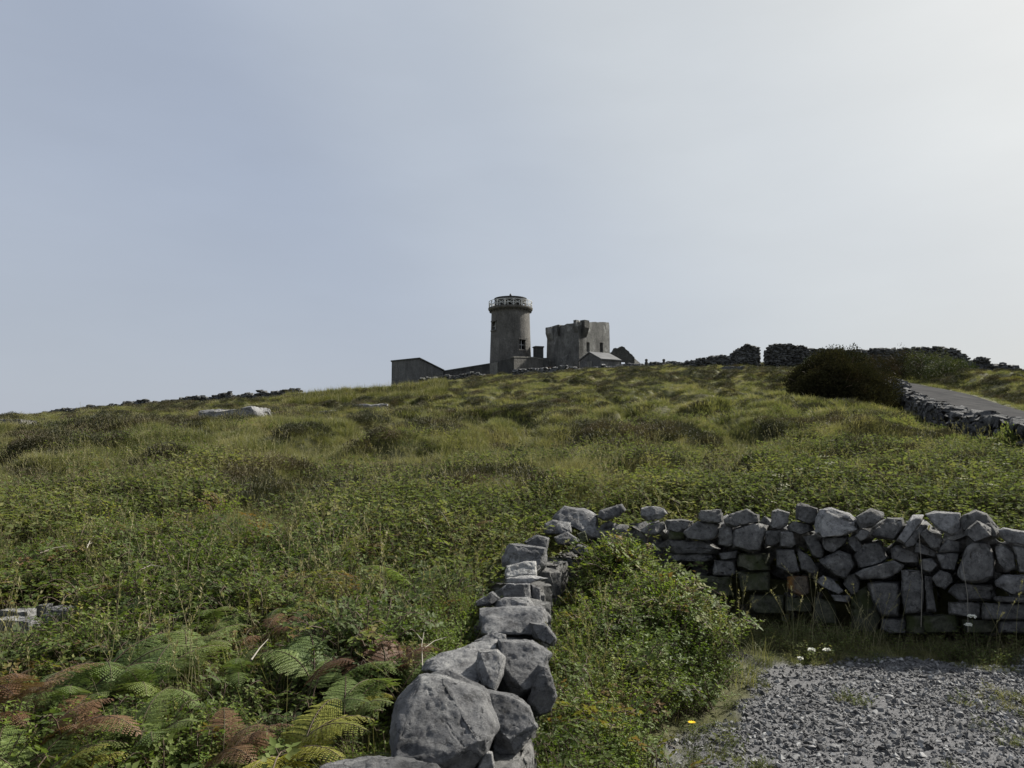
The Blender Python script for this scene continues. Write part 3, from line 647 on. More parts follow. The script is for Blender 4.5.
for i, (w_, pl, mt, dz) in enumerate(RW):
    pl = wz(w_, pl); cu = sum(p[0] for p in pl) / len(pl); wpx = max(p[0] for p in pl) - min(p[0] for p in pl); hpx = max(p[1] for p in pl) - min(p[1] for p in pl)
    d = wall_depth(cu) + dz; th_ = min(0.32, max(0.16, 0.8 * math.sqrt(wpx * hpx) / F * d))
    topstone = min(p[1] for p in pl) < 525
    o = trace_stone('stone', [(cu + (p[0] - cu) * 1.04, p[1]) for p in pl], d, th_, None, M[mt], 1000 + i, 0.35 if topstone else 0.12, back=th_ * 1.1, inset=0.88, detail=26)
    adopt(o, rw)
# packing behind the face, and the wall's far face and its run beyond the frame
def pack(parent, name, spots, mt, sizes, seed, merge=True):
    r = random.Random(seed); V = []; T = []; n = 0
    for k, (x, y, z) in enumerate(spots):
        s = r.uniform(*sizes); bm = free_stone((s * r.uniform(.9, 1.5), s * r.uniform(.7, 1.1), s * r.uniform(.5, .9)), seed * 97 + k, 7, 4)
        mtx = Matrix.Translation((x, y, z)) @ Matrix.Rotation(r.uniform(0, 6.28), 4, 'Z') @ Matrix.Rotation(r.gauss(0, .25), 4, 'X') @ Matrix.Rotation(r.gauss(0, .25), 4, 'Y')
        bm.transform(mtx); bm.verts.index_update(); V += [v.co[:] for v in bm.verts]; T += [[v.index + n for v in f.verts] for f in bm.faces]; n += len(bm.verts); bm.free()
    me = np_mesh(name, np.array(V), None, np.array(T), True); o = link(name, me, mt); adopt(o, parent); return o
r_ = random.Random(4); sp = []
for i in range(51):
    X_ = 0.85 + i * 0.10
    for z in ((0.12, 0.33, 0.54, 0.72, 0.86) if X_ > 1.3 else (0.3, 0.5, 0.68, 0.8)): sp.append((X_ + r_.uniform(-.05, .05), rwall_y(X_) + 0.22 + r_.uniform(-.05, .06), z + r_.uniform(-.05, .05) - (0.08 if X_ > 4 else 0)))
o = pack(rw, 'wall_filling', sp, M['stone'], (0.16, 0.26), 9); o['kind'] = 'stuff'
for i in range(26):   # the run that continues beyond the frame on the right
    X_ = 4.55 + (i // 5) * 0.30 + r_.uniform(-.05, .05); z = 0.1 + (i % 5) * 0.19
    bm = free_stone((0.34, 0.34, 0.22), 1300 + i, 14); bm.transform(Matrix.Translation((X_, rwall_y(X_), z)) @ Matrix.Rotation(r_.uniform(-.6, .6), 4, 'Z') @ Matrix.Rotation(r_.gauss(0, .2), 4, 'Y'))
    adopt(link('stone', bm_mesh('stone', bm, True), M['stone']), rw)
# the wall that runs up from the camera
LW = [  # window, outline, distance, thickness, tilt, material
(11, [(90,170),(165,120),(178,85),(330,105),(420,150),(430,300),(350,290),(240,240)], 7.75, .3, 0.7, 'slab_stone'), (11, [(420,160),(440,115),(600,68),(630,110),(565,165),(470,190)], 7.75, .3, .6, 'stone'),
(11, [(30,205),(95,180),(225,200),(235,275),(190,290),(30,285)], 7.35, .26, .8, 'stone'), (11, [(100,310),(200,265),(290,330),(260,370),(130,360)], 7.1, .25, .6, 'stone'),
(11, [(270,285),(330,260),(350,340),(300,355)], 7.2, .18, .4, 'moss_stone'), (11, [(230,400),(280,355),(350,380),(340,450),(250,430)], 7.05, .2, .3, 'stone'),
(12, [(350,120),(420,80),(490,100),(480,160),(380,155)], 6.7, .3, .5, 'stone'), (12, [(222,215),(270,130),(340,130),(380,158),(480,152),(480,245),(430,300),(235,262)], 6.15, .34, .4, 'stone'),
(12, [(245,300),(255,255),(370,225),(415,230),(428,305),(250,328)], 5.65, .26, .9, 'white_stone'), (12, [(250,322),(400,303),(480,320),(380,348),(255,352)], 5.5, .3, 1.0, 'pale_stone'),
(12, [(222,378),(260,348),(385,348),(395,432),(230,430)], 5.35, .3, .15, 'stone'), (12, [(385,350),(440,370),(448,480),(400,470)], 5.4, .25, .1, 'stone'),
(12, [(75,455),(180,390),(222,430),(170,472),(80,477)], 4.9, .22, .6, 'stone'), (12, [(175,455),(250,425),(380,425),(412,475),(200,482)], 4.85, .28, .9, 'pale_stone'),
(12, [(105,485),(240,475),(400,470),(470,475),(478,560),(420,640),(230,620),(110,635),(95,600),(120,560)], 4.45, .4, 1.0, 'stone'), (12, [(380,560),(475,570),(530,650),(520,695),(400,645)], 4.3, .3, .6, 'stone'),
(12, [(75,668),(190,615),(250,630),(252,660),(90,675)], 3.95, .3, 1.0, 'stone'),
(13, [(200,295),(240,240),(370,210),(450,165),(575,140),(580,240),(520,350),(480,375),(330,335)], 3.4, .34, 1.5, 'pale_stone'), (13, [(575,143),(740,150),(840,210),(775,370),(700,440),(580,385),(590,250)], 3.35, .36, .8, 'stone'),
(13, [(770,258),(820,265),(860,420),(830,490),(740,525),(715,450),(780,370)], 3.3, .34, .4, 'stone'), (13, [(460,262),(480,200),(570,190),(610,230),(600,310),(560,400),(500,370)], 3.15, .3, .9, 'pale_stone'),
(13, [(50,740),(60,520),(110,390),(190,308),(300,312),(520,385),(575,560),(530,700),(400,800),(60,800)], 2.62, .36, .9, 'stone'), (13, [(510,385),(640,405),(730,468),(768,570),(665,700),(545,695),(540,560)], 2.85, .34, .7, 'stone'),
(13, [(490,685),(545,690),(565,820),(470,820)], 2.7, .26, .1, 'pale_stone'), (13, [(195,335),(330,290),(455,355),(525,385),(500,410),(300,360)], 3.0, .3, .8, 'stone'),
(14, [(90,735),(150,700),(250,685),(450,662),(600,672),(790,710),(830,800),(500,900),(90,860)], 2.15, .34, 1.3, 'stone')]
lw = empty('drystone_wall', (0.2, 4.6, 0)); tag(lw, 'low winding drystone wall of big pale blocks running from the camera to the corner', 'stone wall', kind='thing')
bpy.context.view_layer.update()
for i, (w_, pl, d, th_, tl, mt) in enumerate(LW):
    adopt(trace_stone('stone', wz(w_, pl), d, th_, None, M[{'stone': 'slab_stone'}.get(mt, mt)], 2000 + i, tl, back=th_, inset=0.86, detail=64 if d < 3.6 else 38, cuts=4), lw)
for i in range(40):  # lower courses
    Y_ = 2.3 + (i // 2) * 0.27; X_ = wall_x(Y_) - 0.05 + (0.05 if i % 2 else -0.08) + r_.uniform(-.03, .03)
    tz = float(zrow(0, 1)) * 0 + 0.85 - 0.36
    bm = free_stone((0.26, 0.32, 0.28), 2300 + i, 18, 5, 1.0, True); bm.transform(Matrix.Translation((X_, Y_, 0.36 + r_.uniform(-.05, .03) + 0.03 * (Y_ - 2.3))) @ Matrix.Rotation(r_.uniform(-.6, .6), 4, 'Z'))
    adopt(link('stone', bm_mesh('stone', bm, True), M['stone']), lw)
sp = [(wall_x(y) + x + r_.uniform(-.03, .03), y, z) for y in np.arange(2.1, 7.6, 0.2) for x in (-0.12, 0.02) for z in (0.1,)]
o = pack(lw, 'wall_footing', sp, M['stone'], (0.22, 0.32), 14); o['kind'] = 'stuff'

# ---- distant rubble walls: piled courses of loose stones following the ground
LOWST = []
for i in range(10):
    bm = free_stone((1.0, 0.8, 0.62), 3000 + i, 4, 3, 0.9); me = bm_mesh('walling_stone', bm, False); LOWST.append(me)
LV = [(np.array([v.co[:] for v in me.vertices]), np.array([p.vertices[:] for p in me.polygons])) for me in LOWST]
def rubble_wall(label, path, hfun, size, mt, thick=0.5, parts=0, sink=0.15, seed=0, cat='stone wall'):
    """path: world (x,y); hfun(t): height; the nearest stones are parts, the rest one mesh"""
    r = np.random.default_rng(seed); path = np.array(path, float); seg = np.r_[0, np.cumsum(np.hypot(*np.diff(path, axis=0).T))]; L = seg[-1]
    root = empty('rubble_wall', (path[0, 0], path[0, 1], float(height(*path[0])))); tag(root, label, cat, kind='thing'); bpy.context.view_layer.update()
    items = []; s = 0.0
    while s < L:
        x = np.interp(s, seg, path[:, 0]); y = np.interp(s, seg, path[:, 1]); H = hfun(s / L); z0 = float(height(x, y)) - sink
        x2 = np.interp(min(s + .1, L), seg, path[:, 0]); y2 = np.interp(min(s + .1, L), seg, path[:, 1]); a = math.atan2(y2 - y, x2 - x) if s + .1 < L else a
        z = 0.0
        while z < H + sink:
            for side in ((-1, 0, 1) if thick > size * 0.9 else (0,)):
                ss = size * r.uniform(0.7, 1.35); items.append((x + r.normal(0, .1 * size) - math.sin(a) * side * thick * .27, y + r.normal(0, .1 * size) + math.cos(a) * side * thick * .27, z0 + z + r.normal(0, .08 * size), a + r.normal(0, .5), r.normal(0, .25), ss, r.uniform(.55, 1.05), int(r.integers(0, 10))))
            z += size * 0.42
        s += size * 0.66
    items.sort(key=lambda q: (q[0] ** 2 + q[1] ** 2) - q[2] * 3)
    mt_l = mt
    for me in LOWST:
        pass
    key = mt.name; shared = rubble_wall.cache.setdefault(key, [])
    if not shared and parts:
        for me in LOWST:
            m2 = me.copy(); m2.materials.append(mt); shared.append(m2)
    for q in items[:parts]:
        o = bpy.data.objects.new('stone', shared[q[7]]); COL.objects.link(o); o.parent = root
        o.location = Vector(q[:3]) - root.location; o.rotation_euler = (q[4], q[4] * .7, q[3]); o.scale = (q[5], q[5], q[5] * q[6])
    V = []; T = []; n = 0
    for q in items[parts:]:
        v, f = LV[q[7]]; Rm = np.array(Matrix.Rotation(q[3], 3, 'Z') @ Matrix.Rotation(q[4], 3, 'X')); w_ = (v * [q[5], q[5], q[5] * q[6]]) @ Rm.T + np.array(q[:3]) - np.array(root.location[:])
        V.append(w_); T.append(f + n); n += len(v)
    if V:
        o = link('stonework', np_mesh('stonework', np.vstack(V), None, np.vstack(T)), mt, root)
        if parts: o['kind'] = 'stuff'
    return root
rubble_wall.cache = {}
def path_at(pts, Yd): return [((u - 512) / F * Yd, Yd) for u, _ in pts]
# wall beside the road
rwp = [hit(*p) for p in [(1120, 488), (1060, 475), (1024, 462), (985, 451), (950, 437), (925, 422), (907, 408), (899, 396)]]
rubble_wall('low rubble wall between the field and the asphalt road on the right', rwp, lambda t: 0.8 + 0.35 * t, 0.42, M['far_stone'], 0.5, 100, seed=1)
def skyline(label, prof, Yd, size, mt, thick=0.6, seed=0, y2=None, lo=0.15):
    """prof: (u, row of the wall's top); the wall stands on the ground at distance Yd"""
    us = [p[0] for p in prof]; Ys = np.linspace(Yd, y2 or Yd, len(us)); path = [((u - 512) / F * Y_, Y_) for u, Y_ in zip(us, Ys)]
    seg = np.r_[0, np.cumsum(np.hypot(*np.diff(np.array(path), axis=0).T))]; seg /= seg[-1]
    tops = [max(lo, zrow(v, Y_) - float(height((u - 512) / F * Y_, Y_))) for (u, v), Y_ in zip(prof, Ys)]
    return rubble_wall(label, path, lambda t: max(0.15, float(np.interp(t, seg, tops))), size, mt, thick, 0, seed=seed)
skyline('thin rubble wall along the left skyline of the hill', [(-40, 421), (0, 418.5), (30, 415), (66, 408.5), (120, 404.5), (170, 400), (230, 396), (300, 391)], 95, 0.55, M['far_dark_stone'], 0.6, 2, lo=1.15)
skyline('dark rubble wall rising to a hump on the skyline right of the ruins', [(676, 361.5), (700, 358.5), (720, 356), (738, 350), (752, 345.5), (760, 347), (762, 355)], 92, 0.42, M['far_dark_stone'], 0.9, 3)
skyline('short block of dark rubble wall on the skyline right of the gap', [(768, 350), (771, 346), (785, 344.5), (805, 346), (813, 350)], 90, 0.42, M['far_dark_stone'], 0.9, 4)
skyline('rubble wall on the skyline behind the dark bush and hedge', [(815, 350), (860, 350), (900, 349), (940, 347), (958, 348.5), (966, 355), (972, 362)], 80, 0.42, M['far_dark_stone'], 0.9, 5)
skyline('rubble wall descending the skyline at the right end above the road', [(972, 363), (990, 361), (1003, 364), (1030, 369), (1070, 376), (1120, 386)], 74, 0.5, M['far_stone'], 0.7, 6, lo=0.9)
skyline('pale rubble wall across the foot of the tower and the castle', [(515, 369), (545, 368.5), (580, 369), (610, 367), (640, 365)], 99, 0.55, M['far_stone'], 0.7, 7)
skyline('dark rubble wall below the grey hut and the long sloping wall', [(421, 377), (445, 375.5), (462, 375), (485, 374)], 100, 0.55, M['far_dark_stone'], 0.7, 8)
skyline('low dark wall on the crest around the two capped posts', [(636, 364.5), (650, 362.8), (662, 362.5), (678, 363)], 100, 0.45, M['far_dark_stone'], 0.6, 9)

# ---- rock outcrops in the grass
def outcrop(label, u, row, wpx, hpx, slabs, seed, mt='slab_stone'):
    X_, Y_ = hit(u, row) if row < 500 else ((u - 512) / F * 5.0, 5.0)
    if row >= 500:
        for _ in range(20):
            z = float(height(X_, Y_)); Y_ = (EYE - z) / ((row - 450) / F); X_ = (u - 512) / F * Y_
    root = empty('rock_outcrop', (X_, Y_, float(height(X_, Y_)))); tag(root, label, 'rock'); k = Y_ / F; r = random.Random(seed)
    CLEAR.append((X_, Y_, 0.42 if row > 500 else wpx * k * .5))
    for (du, dv, w_, h_, d_) in slabs:
        bm = free_stone((w_ * k, d_, (max(0.12, h_ * k) + 0.12) if row < 500 else 0.07), seed + int(w_) + int(du) + 500, 30, 3, 1.0, True)
        bm.transform(Matrix.Rotation(r.uniform(-.12, .12), 4, 'Y') @ Matrix.Rotation(r.uniform(-.2, .2), 4, 'Z')); zz_ = float(height(X_ + du * k, Y_ + dv)) - root.location.z
        o = link('slab', bm_mesh('slab', bm, True), M[mt], root); o.location = (du * k, dv, zz_ + h_ * k * 0.5 + (0.04 if row > 500 else 0.12))
    return root
outcrop('large flat topped pale rock slab jutting from the left slope', 240, 433, 76, 18, [(-4, 0, 60, 8, 2.0), (32, -.4, 28, 6, 1.6), (-28, .6, 24, 9, 1.4)], 31)
outcrop('long thin pale rock shelf right of the large slab', 342, 417, 60, 7, [(0, 0, 44, 9, 1.4), (28, .5, 34, 8, 1.4)], 32)
outcrop('small pale rock ledge just below the long shelf', 318, 430, 34, 7, [(0, 0, 30, 9, 1.0)], 33)
outcrop('small pale stone between the large slab and the ledge', 272, 430, 16, 9, [(0, 0, 17, 10, .8)], 34)
outcrop('dark rock ledge at the left edge of the slope', 14, 449, 30, 9, [(0, 0, 28, 9, 1.2), (26, .6, 16, 6, 1)], 35, 'stone')
outcrop('pale rock lying in the grass near the left skyline', 62, 441, 24, 6, [(0, 0, 22, 6, 1.0)], 36)
outcrop('small pale rock high on the left slope', 116, 432, 14, 4, [(0, 0, 15, 5, .8)], 37)
outcrop('white lichened rocks flush with the turf at the lower left', 36, 622, 60, 24, [(-18, .1, 30, 3, .13), (18, .22, 20, 3, .10), (6, -.14, 36, 3, .12), (26, -.02, 14, 2, .08), (-6, .26, 12, 2, .07)], 38, 'pale_stone')
outcrop('dark rock half buried in the grass below the right skyline', 732, 372.5, 26, 8, [(-4, 0, 15, 4, 1.5), (7, .6, 12, 3, 1.2)], 39, 'far_dark_stone')
# ------------------------------------------------------------------ buildings on the crest
def bool_cut(o, boxes):
    """cut real openings; the cutters are removed again"""
    for bmc in boxes:
        me = bpy.data.meshes.new('cut'); bmesh.ops.recalc_face_normals(bmc, faces=bmc.faces); bmc.to_mesh(me); bmc.free(); c = bpy.data.objects.new('cut', me); COL.objects.link(c); bpy.context.view_layer.update(); c.matrix_world = o.matrix_world.copy()
        md = o.modifiers.new('b', 'BOOLEAN'); md.object = c; md.operation = 'DIFFERENCE'; md.solver = 'EXACT'
        bpy.context.view_layer.update(); ev = o.evaluated_get(bpy.context.evaluated_depsgraph_get()); nm = bpy.data.meshes.new_from_object(ev)
        o.modifiers.clear(); o.data = nm; bpy.data.objects.remove(c)
def boxbm(c, sx, sy, sz, rz=0.0, bm=None):
    bm = bm or bmesh.new(); g = bmesh.ops.create_cube(bm, size=1.0); bmesh.ops.transform(bm, verts=g['verts'], matrix=Matrix.Translation(c) @ Matrix.Rotation(rz, 4, 'Z') @ Matrix.Diagonal((sx, sy, sz, 1))); return bm
def lathe(prof, n=64, a0=0.0):
    bm = bmesh.new(); rings = []
    for r0, z in prof:
        rings.append([bm.verts.new((r0 * math.cos(a0 + 2 * math.pi * i / n), r0 * math.sin(a0 + 2 * math.pi * i / n), z)) for i in range(n)])
    for a, b_ in zip(rings, rings[1:] + rings[:1]):
        for i in range(n): bm.faces.new((a[i], a[(i + 1) % n], b_[(i + 1) % n], b_[i]))
    return bm
def panel(A, B, outline, th, sub=0):
    """upright wall from A to B (xy); outline = (distance along, z); thickness th goes away from the camera side"""
    A = Vector((*A, 0)); B = Vector((*B, 0)); d = (B - A); d.normalize(); nrm = Vector((-d.y, d.x, 0))
    if nrm.y < 0: nrm = -nrm
    bm = bmesh.new(); f = [bm.verts.new(A + d * s + Vector((0, 0, z))) for s, z in outline]; b_ = [bm.verts.new(v.co + nrm * th) for v in f]; n = len(f)
    bm.faces.new(f); bm.faces.new(b_[::-1])
    for i in range(n): bm.faces.new((f[i], b_[i], b_[(i + 1) % n], f[(i + 1) % n]))
    return bm
def ragged(p0, p1, n, amp, seed):
    r = random.Random(seed); o = []
    for i in range(n + 1):
        t = i / n; z = p0[1] + (p1[1] - p0[1]) * t + (r.uniform(-amp, amp) if 0 < i < n else 0); o.append((p0[0] + (p1[0] - p0[0]) * t, z))
        if 0 < i < n: o.append((p0[0] + (p1[0] - p0[0]) * (t + 0.3 / n), z + r.uniform(-amp, amp) * .3))
    return o
S2 = 1 / math.sqrt(2)
# lighthouse ---------------------------------------------------------
YT = 110.0; k = YT / F; cx = (510.5 - 512) * k
zt = lambda row: zrow(row, YT)
lh = empty('lighthouse', (cx, YT, zt(380))); tag(lh, 'round grey stone lighthouse tower with a railed gallery and a low lantern room', 'lighthouse'); bz = zt(380)
def lh_part(name, bm, mt, par=None, smooth=False):
    bmesh.ops.recalc_face_normals(bm, faces=bm.faces); me = bpy.data.meshes.new(name); bm.to_mesh(me); bm.free(); o = bpy.data.objects.new(name, me); COL.objects.link(o); me.materials.append(mt); o.parent = par or lh
    if smooth:
        for p in me.polygons: p.use_smooth = abs(p.normal.z) < 0.5 and False
    return o
H = lambda row: zt(row) - bz
wall = lh_part('tower_wall', lathe([(21.4 * k, -2.5), (21.0 * k, H(366)), (19.3 * k, H(314)), (19.6 * k, H(312.5)), (19.6 * k, H(311)), (17.0 * k, H(311)), (17.0 * k, -2.5)], 72), M['tower'])
def tower_open(u, r0, r1, w_):
    x = (u - 510.5) * k; rad_ = 19.8 * k; a = math.asin(max(-.98, min(.98, x / rad_))); d = Vector((math.sin(a), -math.cos(a), 0)); return a, d, rad_
cuts = []; frames = []
for (u, ra, rb, w_) in ((493.6, 323.5, 331.5, 1.0), (522.3, 342, 351.5, 1.05)):
    a, d, rad_ = tower_open(u, ra, rb, w_); c = d * rad_ + Vector((0, 0, (H(ra) + H(rb)) / 2)); cuts.append(boxbm(c, w_, 2.2, H(ra) - H(rb), a)); frames.append((c, a, w_, H(ra) - H(rb), d))
bool_cut(wall, cuts)
for c, a, w_, h_, d in frames:
    bm = boxbm((0, 0, -h_ / 2 - .09), w_ + .3, .35, .16); boxbm((0, 0, h_ / 2 + .1), w_ + .3, .25, .16, 0, bm); o = lh_part('window_surround', bm, M['tower']); o.location = c - d * 0.03; o.rotation_euler = (0, 0, a)
    bm = boxbm((0, 0, 0), .07, .06, h_ * .98); boxbm((0, -.003, 0), w_ * .98, .06, .06, 0, bm); o = lh_part('window_bars', bm, M['rail']); o.location = c - d * 0.28; o.rotation_euler = (0, 0, a)
lh_part('gallery_deck', lathe([(19.7 * k, H(312.2)), (22.2 * k, H(310.6)), (22.6 * k, H(309.6)), (22.6 * k, H(308.6)), (15.0 * k, H(308.6)), (15.0 * k, H(312.2))], 72), M['tower'])
bm = bmesh.new()
for i in range(30):
    a = 2 * math.pi * i / 30; boxbm((math.cos(a) * 20.3 * k, math.sin(a) * 20.3 * k, H(311.9)), .3, .14, .2, a, bm)
lh_part('corbels', bm, M['dark_masonry'])
RRd = 21.8 * k; z0, z1 = H(308.6), H(302.3)
for zz, nm in ((z1, 'handrail'), ((z0 * .55 + z1 * .45), 'middle_rail')):
    lh_part(nm, lathe([(RRd - .035, zz - .035), (RRd + .035, zz - .035), (RRd + .035, zz + .035), (RRd - .035, zz + .035)], 64), M['rail'])
for i in range(16):
    a = 2 * math.pi * (i + .35) / 16; o = lh_part('rail_post', boxbm((RRd * math.cos(a), RRd * math.sin(a), (z0 + z1) / 2), .09, .09, z1 - z0, a), M['rail'])
bm = bmesh.new()
for i in range(16):
    a = 2 * math.pi * (i + .35) / 16; b2 = 2 * math.pi * (i + 1.35) / 16; p = [Vector((RRd * math.cos(q), RRd * math.sin(q), 0)) for q in (a, b2)]
    for (za, zb) in ((z0 + .1, z1 - .05), (z1 - .05, z0 + .1)):
        A_ = p[0] + Vector((0, 0, za)); B_ = p[1] + Vector((0, 0, zb)); dd = B_ - A_; g = bmesh.ops.create_cube(bm, size=1); bmesh.ops.transform(bm, verts=g['verts'], matrix=Matrix.Translation((A_ + B_) / 2) @ dd.to_track_quat('X', 'Z').to_matrix().to_4x4() @ Matrix.Diagonal((dd.length, .045, .045, 1)))
lh_part('rail_braces', bm, M['rail'])
drum = lh_part('lantern_wall', lathe([(16.2 * k, H(309.5)), (16.2 * k, H(299.6)), (15.4 * k, H(299.6)), (15.4 * k, H(309.5))], 64), M['dark_masonry'])
dc = []
for ua, ub in ((498.6, 501.2), (505.6, 511.6), (517.2, 520.8), (523.2, 524.6)):
    dc.append(boxbm(((((ua + ub) / 2) - 510.5) * k, 0, (H(302.6) + H(307.6)) / 2), (ub - ua) * k, 8, H(302.6) - H(307.6)))
bool_cut(drum, dc)
bm = bmesh.new()
for x in (500.0, 508.0, 519.4): boxbm(((x - 510.5) * k, -math.sqrt((15.8 * k) ** 2 - ((x - 510.5) * k) ** 2), (H(302.6) + H(307.6)) / 2), .09, .09, H(302.6) - H(307.6), 0, bm)
lh_part('lantern_mullion', bm, M['rail'])
lh_part('lantern_roof', lathe([(16.6 * k, H(299.6)), (16.6 * k, H(298.9)), (8 * k, H(297.9)), (.05, H(297.6)), (.05, H(299.0)), (15 * k, H(299.4))], 64), M['iron'])
lh_part('finial', lathe([(.12, H(298.2)), (.10, H(295.6)), (.2, H(295.2)), (.05, H(293.6)), (.01, H(293.4)), (.01, H(298.2))], 12), M['iron'])
# annex at the foot of the tower ----------------------------------------
def corner_building(name, label, u, Yd, lpx, rpx, tl, tc_, tr, base, mt, cat, th=0.6, flat_roof=None, depthR=None):
    """two faces meeting at the near corner u; tl, tc_, tr = rows of the wall tops"""
    C0 = Vector(((u - 512) / F * Yd, Yd)); ul = u - lpx; ur = u + rpx
    def meet(ux, dirx):   # walk at 45 degrees until pixel column ux
        a = (ux - 512) / F; s = (a * Yd - C0.x) / (dirx - a); return Vector((C0.x + dirx * s, Yd + s)), s
    Lp_, sl = meet(ul, -1); Rp_, sr = meet(ur, 1)
    root = empty(name, (C0.x, Yd, zrow(base, Yd))); tag(root, label, cat); bpy.context.view_layer.update()
    return root, C0, Lp_, Rp_
def add(root, name, bm, mt):
    bmesh.ops.recalc_face_normals(bm, faces=bm.faces); me = bpy.data.meshes.new(name); bm.to_mesh(me); bm.free(); me.materials.append(mt); o = bpy.data.objects.new(name, me); COL.objects.link(o); me.transform(Matrix.Translation(-root.location)); o.parent = root; return o
def slab_prism(pts, z_lo, ztops):
    bm = bmesh.new(); a = [bm.verts.new((p[0], p[1], z_lo)) for p in pts]; b_ = [bm.verts.new((p[0], p[1], z)) for p, z in zip(pts, ztops)]; n = len(pts)
    bm.faces.new(a[::-1]); bm.faces.new(b_)
    for i in range(n): bm.faces.new((a[i], a[(i + 1) % n], b_[(i + 1) % n], b_[i]))
    return bm
# grey hut at the left
root, C0, Lp_, Rp_ = corner_building('stone_hut', 'windowless grey hut with a roof sloping down to the right, leftmost of the buildings', 419, 104, 28, 24, 0, 0, 0, 384, M['hut'], 'hut')
Bk = Lp_ + Rp_ - C0; zL, zC, zR = zrow(361.6, Lp_.y), zrow(358.8, C0.y), zrow(371, Rp_.y); zlo = zrow(392, 104)
add(root, 'wall', slab_prism([C0, Rp_, Bk, Lp_], zlo, [zC, zR, zR, zL]), M['hut'])
e = 0.12; q = [C0 + (C0 - Bk).normalized() * e * 1.4, Rp_ + (Rp_ - Lp_).normalized() * e * 1.4, Bk + (Bk - C0).normalized() * e * 1.4, Lp_ + (Lp_ - Rp_).normalized() * e * 1.4]
rf = slab_prism([C0, Rp_, Bk, Lp_], 0, [0, 0, 0, 0]); rf.free()
bm = bmesh.new(); lo = [bm.verts.new((p.x, p.y, z + .004)) for p, z in zip(q, (zC, zR, zR, zL))]; hi = [bm.verts.new((p.x, p.y, z + .17)) for p, z in zip(q, (zC, zR, zR, zL))]
bm.faces.new(lo[::-1]); bm.faces.new(hi); [bm.faces.new((lo[i], lo[(i + 1) % 4], hi[(i + 1) % 4], hi[i])) for i in range(4)]
add(root, 'roof', bm, M['dark_masonry'])
# long sloping wall between hut and tower
A = ((443 - 512) / F * 108, 108); B = ((492 - 512) / F * 107.0, 107.0); Lw = math.hypot(B[0] - A[0], B[1] - A[1])
root = empty('boundary_wall', (*A, zrow(380, 108))); tag(root, 'dark boundary wall sloping up from the grey hut to the lighthouse', 'wall')
add(root, 'wall', panel(A, B, [(0, zrow(386, 108)), (Lw, zrow(386, 107)), (Lw, zrow(363.8, 107)), (Lw * .75, zrow(366, 107.2)), (0, zrow(371.6, 108))], .6), M['dark_masonry'])
add(root, 'coping', panel((A[0], A[1] - .08), (B[0], B[1] - .08), [(0, zrow(371.6, 108) + .004), (Lw, zrow(363.8, 107) + .004), (Lw, zrow(363.8, 107) + .14), (0, zrow(371.6, 108) + .14)], .76), M['far_dark_stone'])
# annex
root, C0, Lp_, Rp_ = corner_building('lighthouse_annex', 'low flat annex wrapped round the foot of the lighthouse with a square chimney', 514, 102.2, 24, 46, 0, 0, 0, 376, M['dark_masonry'], 'annex')
zC = zrow(357.6, C0.y); zlo = zrow(386, 102); thk = .55
lenL = (Lp_ - C0).length; lenR = (Rp_ - C0).length
add(root, 'left_wall', panel(Lp_, C0, [(0, zlo), (lenL, zlo), (lenL, zC), (0, zrow(362.6, Lp_.y))], thk), M['dark_masonry'])
Rs = 0.45 * lenR
add(root, 'right_wall', panel(C0 + Vector((.003, 0)), Rp_, [(0, zlo), (lenR, zlo), (lenR, zrow(367, Rp_.y)), (lenR * .80, zrow(361.5, C0.y + lenR * S2 * .8)), (Rs, zrow(358.2, C0.y + Rs * S2)), (0, zC)], thk), M['tower'])
bm = panel(Lp_ + Vector((-.06, -.14)), Lp_ + (C0 - Lp_) * .33 + Vector((-.06, -.14)), [(0, zlo), (lenL * .33, zlo), (lenL * .33, zrow(361.5, Lp_.y - 1.5)), (0, zrow(363.5, Lp_.y))], .3); add(root, 'buttress', bm, M['pale_render'])
bm = panel(C0 + Vector((-.05, -.13)), Rp_ + Vector((-.05, -.13)), [(0, zC + .005), (Rs, zrow(358.2, C0.y + Rs * S2) + .005), (lenR * .8, zrow(361.5, C0.y + lenR * S2 * .8) + .005), (lenR * .8, zrow(361.5, C0.y + lenR * S2 * .8) + .17), (Rs, zrow(358.2, C0.y + Rs * S2) + .17), (0, zC + .17)], .7); add(root, 'coping', bm, M['pale_render'])
yc = 107.0; kc = yc / F; xc = (538.5 - 512) * kc
add(root, 'chimney_shoulder', slab_prism([(xc - 1.3, yc - .8), (xc + 1.5, yc - .8), (xc + 1.5, yc + .8), (xc - 1.3, yc + .8)], zrow(372, yc), [zrow(358.5, yc)] * 4), M['dark_masonry'])
ch = add(root, 'chimney', boxbm((xc, yc, (zrow(347.8, yc) + zrow(358.5, yc)) / 2 + .002), 1.15, 1.0, zrow(347.8, yc) - zrow(358.5, yc), .35), M['dark_masonry'])
c2 = add(root, 'chimney_cap', boxbm((xc, yc, zrow(347.8, yc) + .09), 1.32, 1.16, .17, .35), M['tower'])
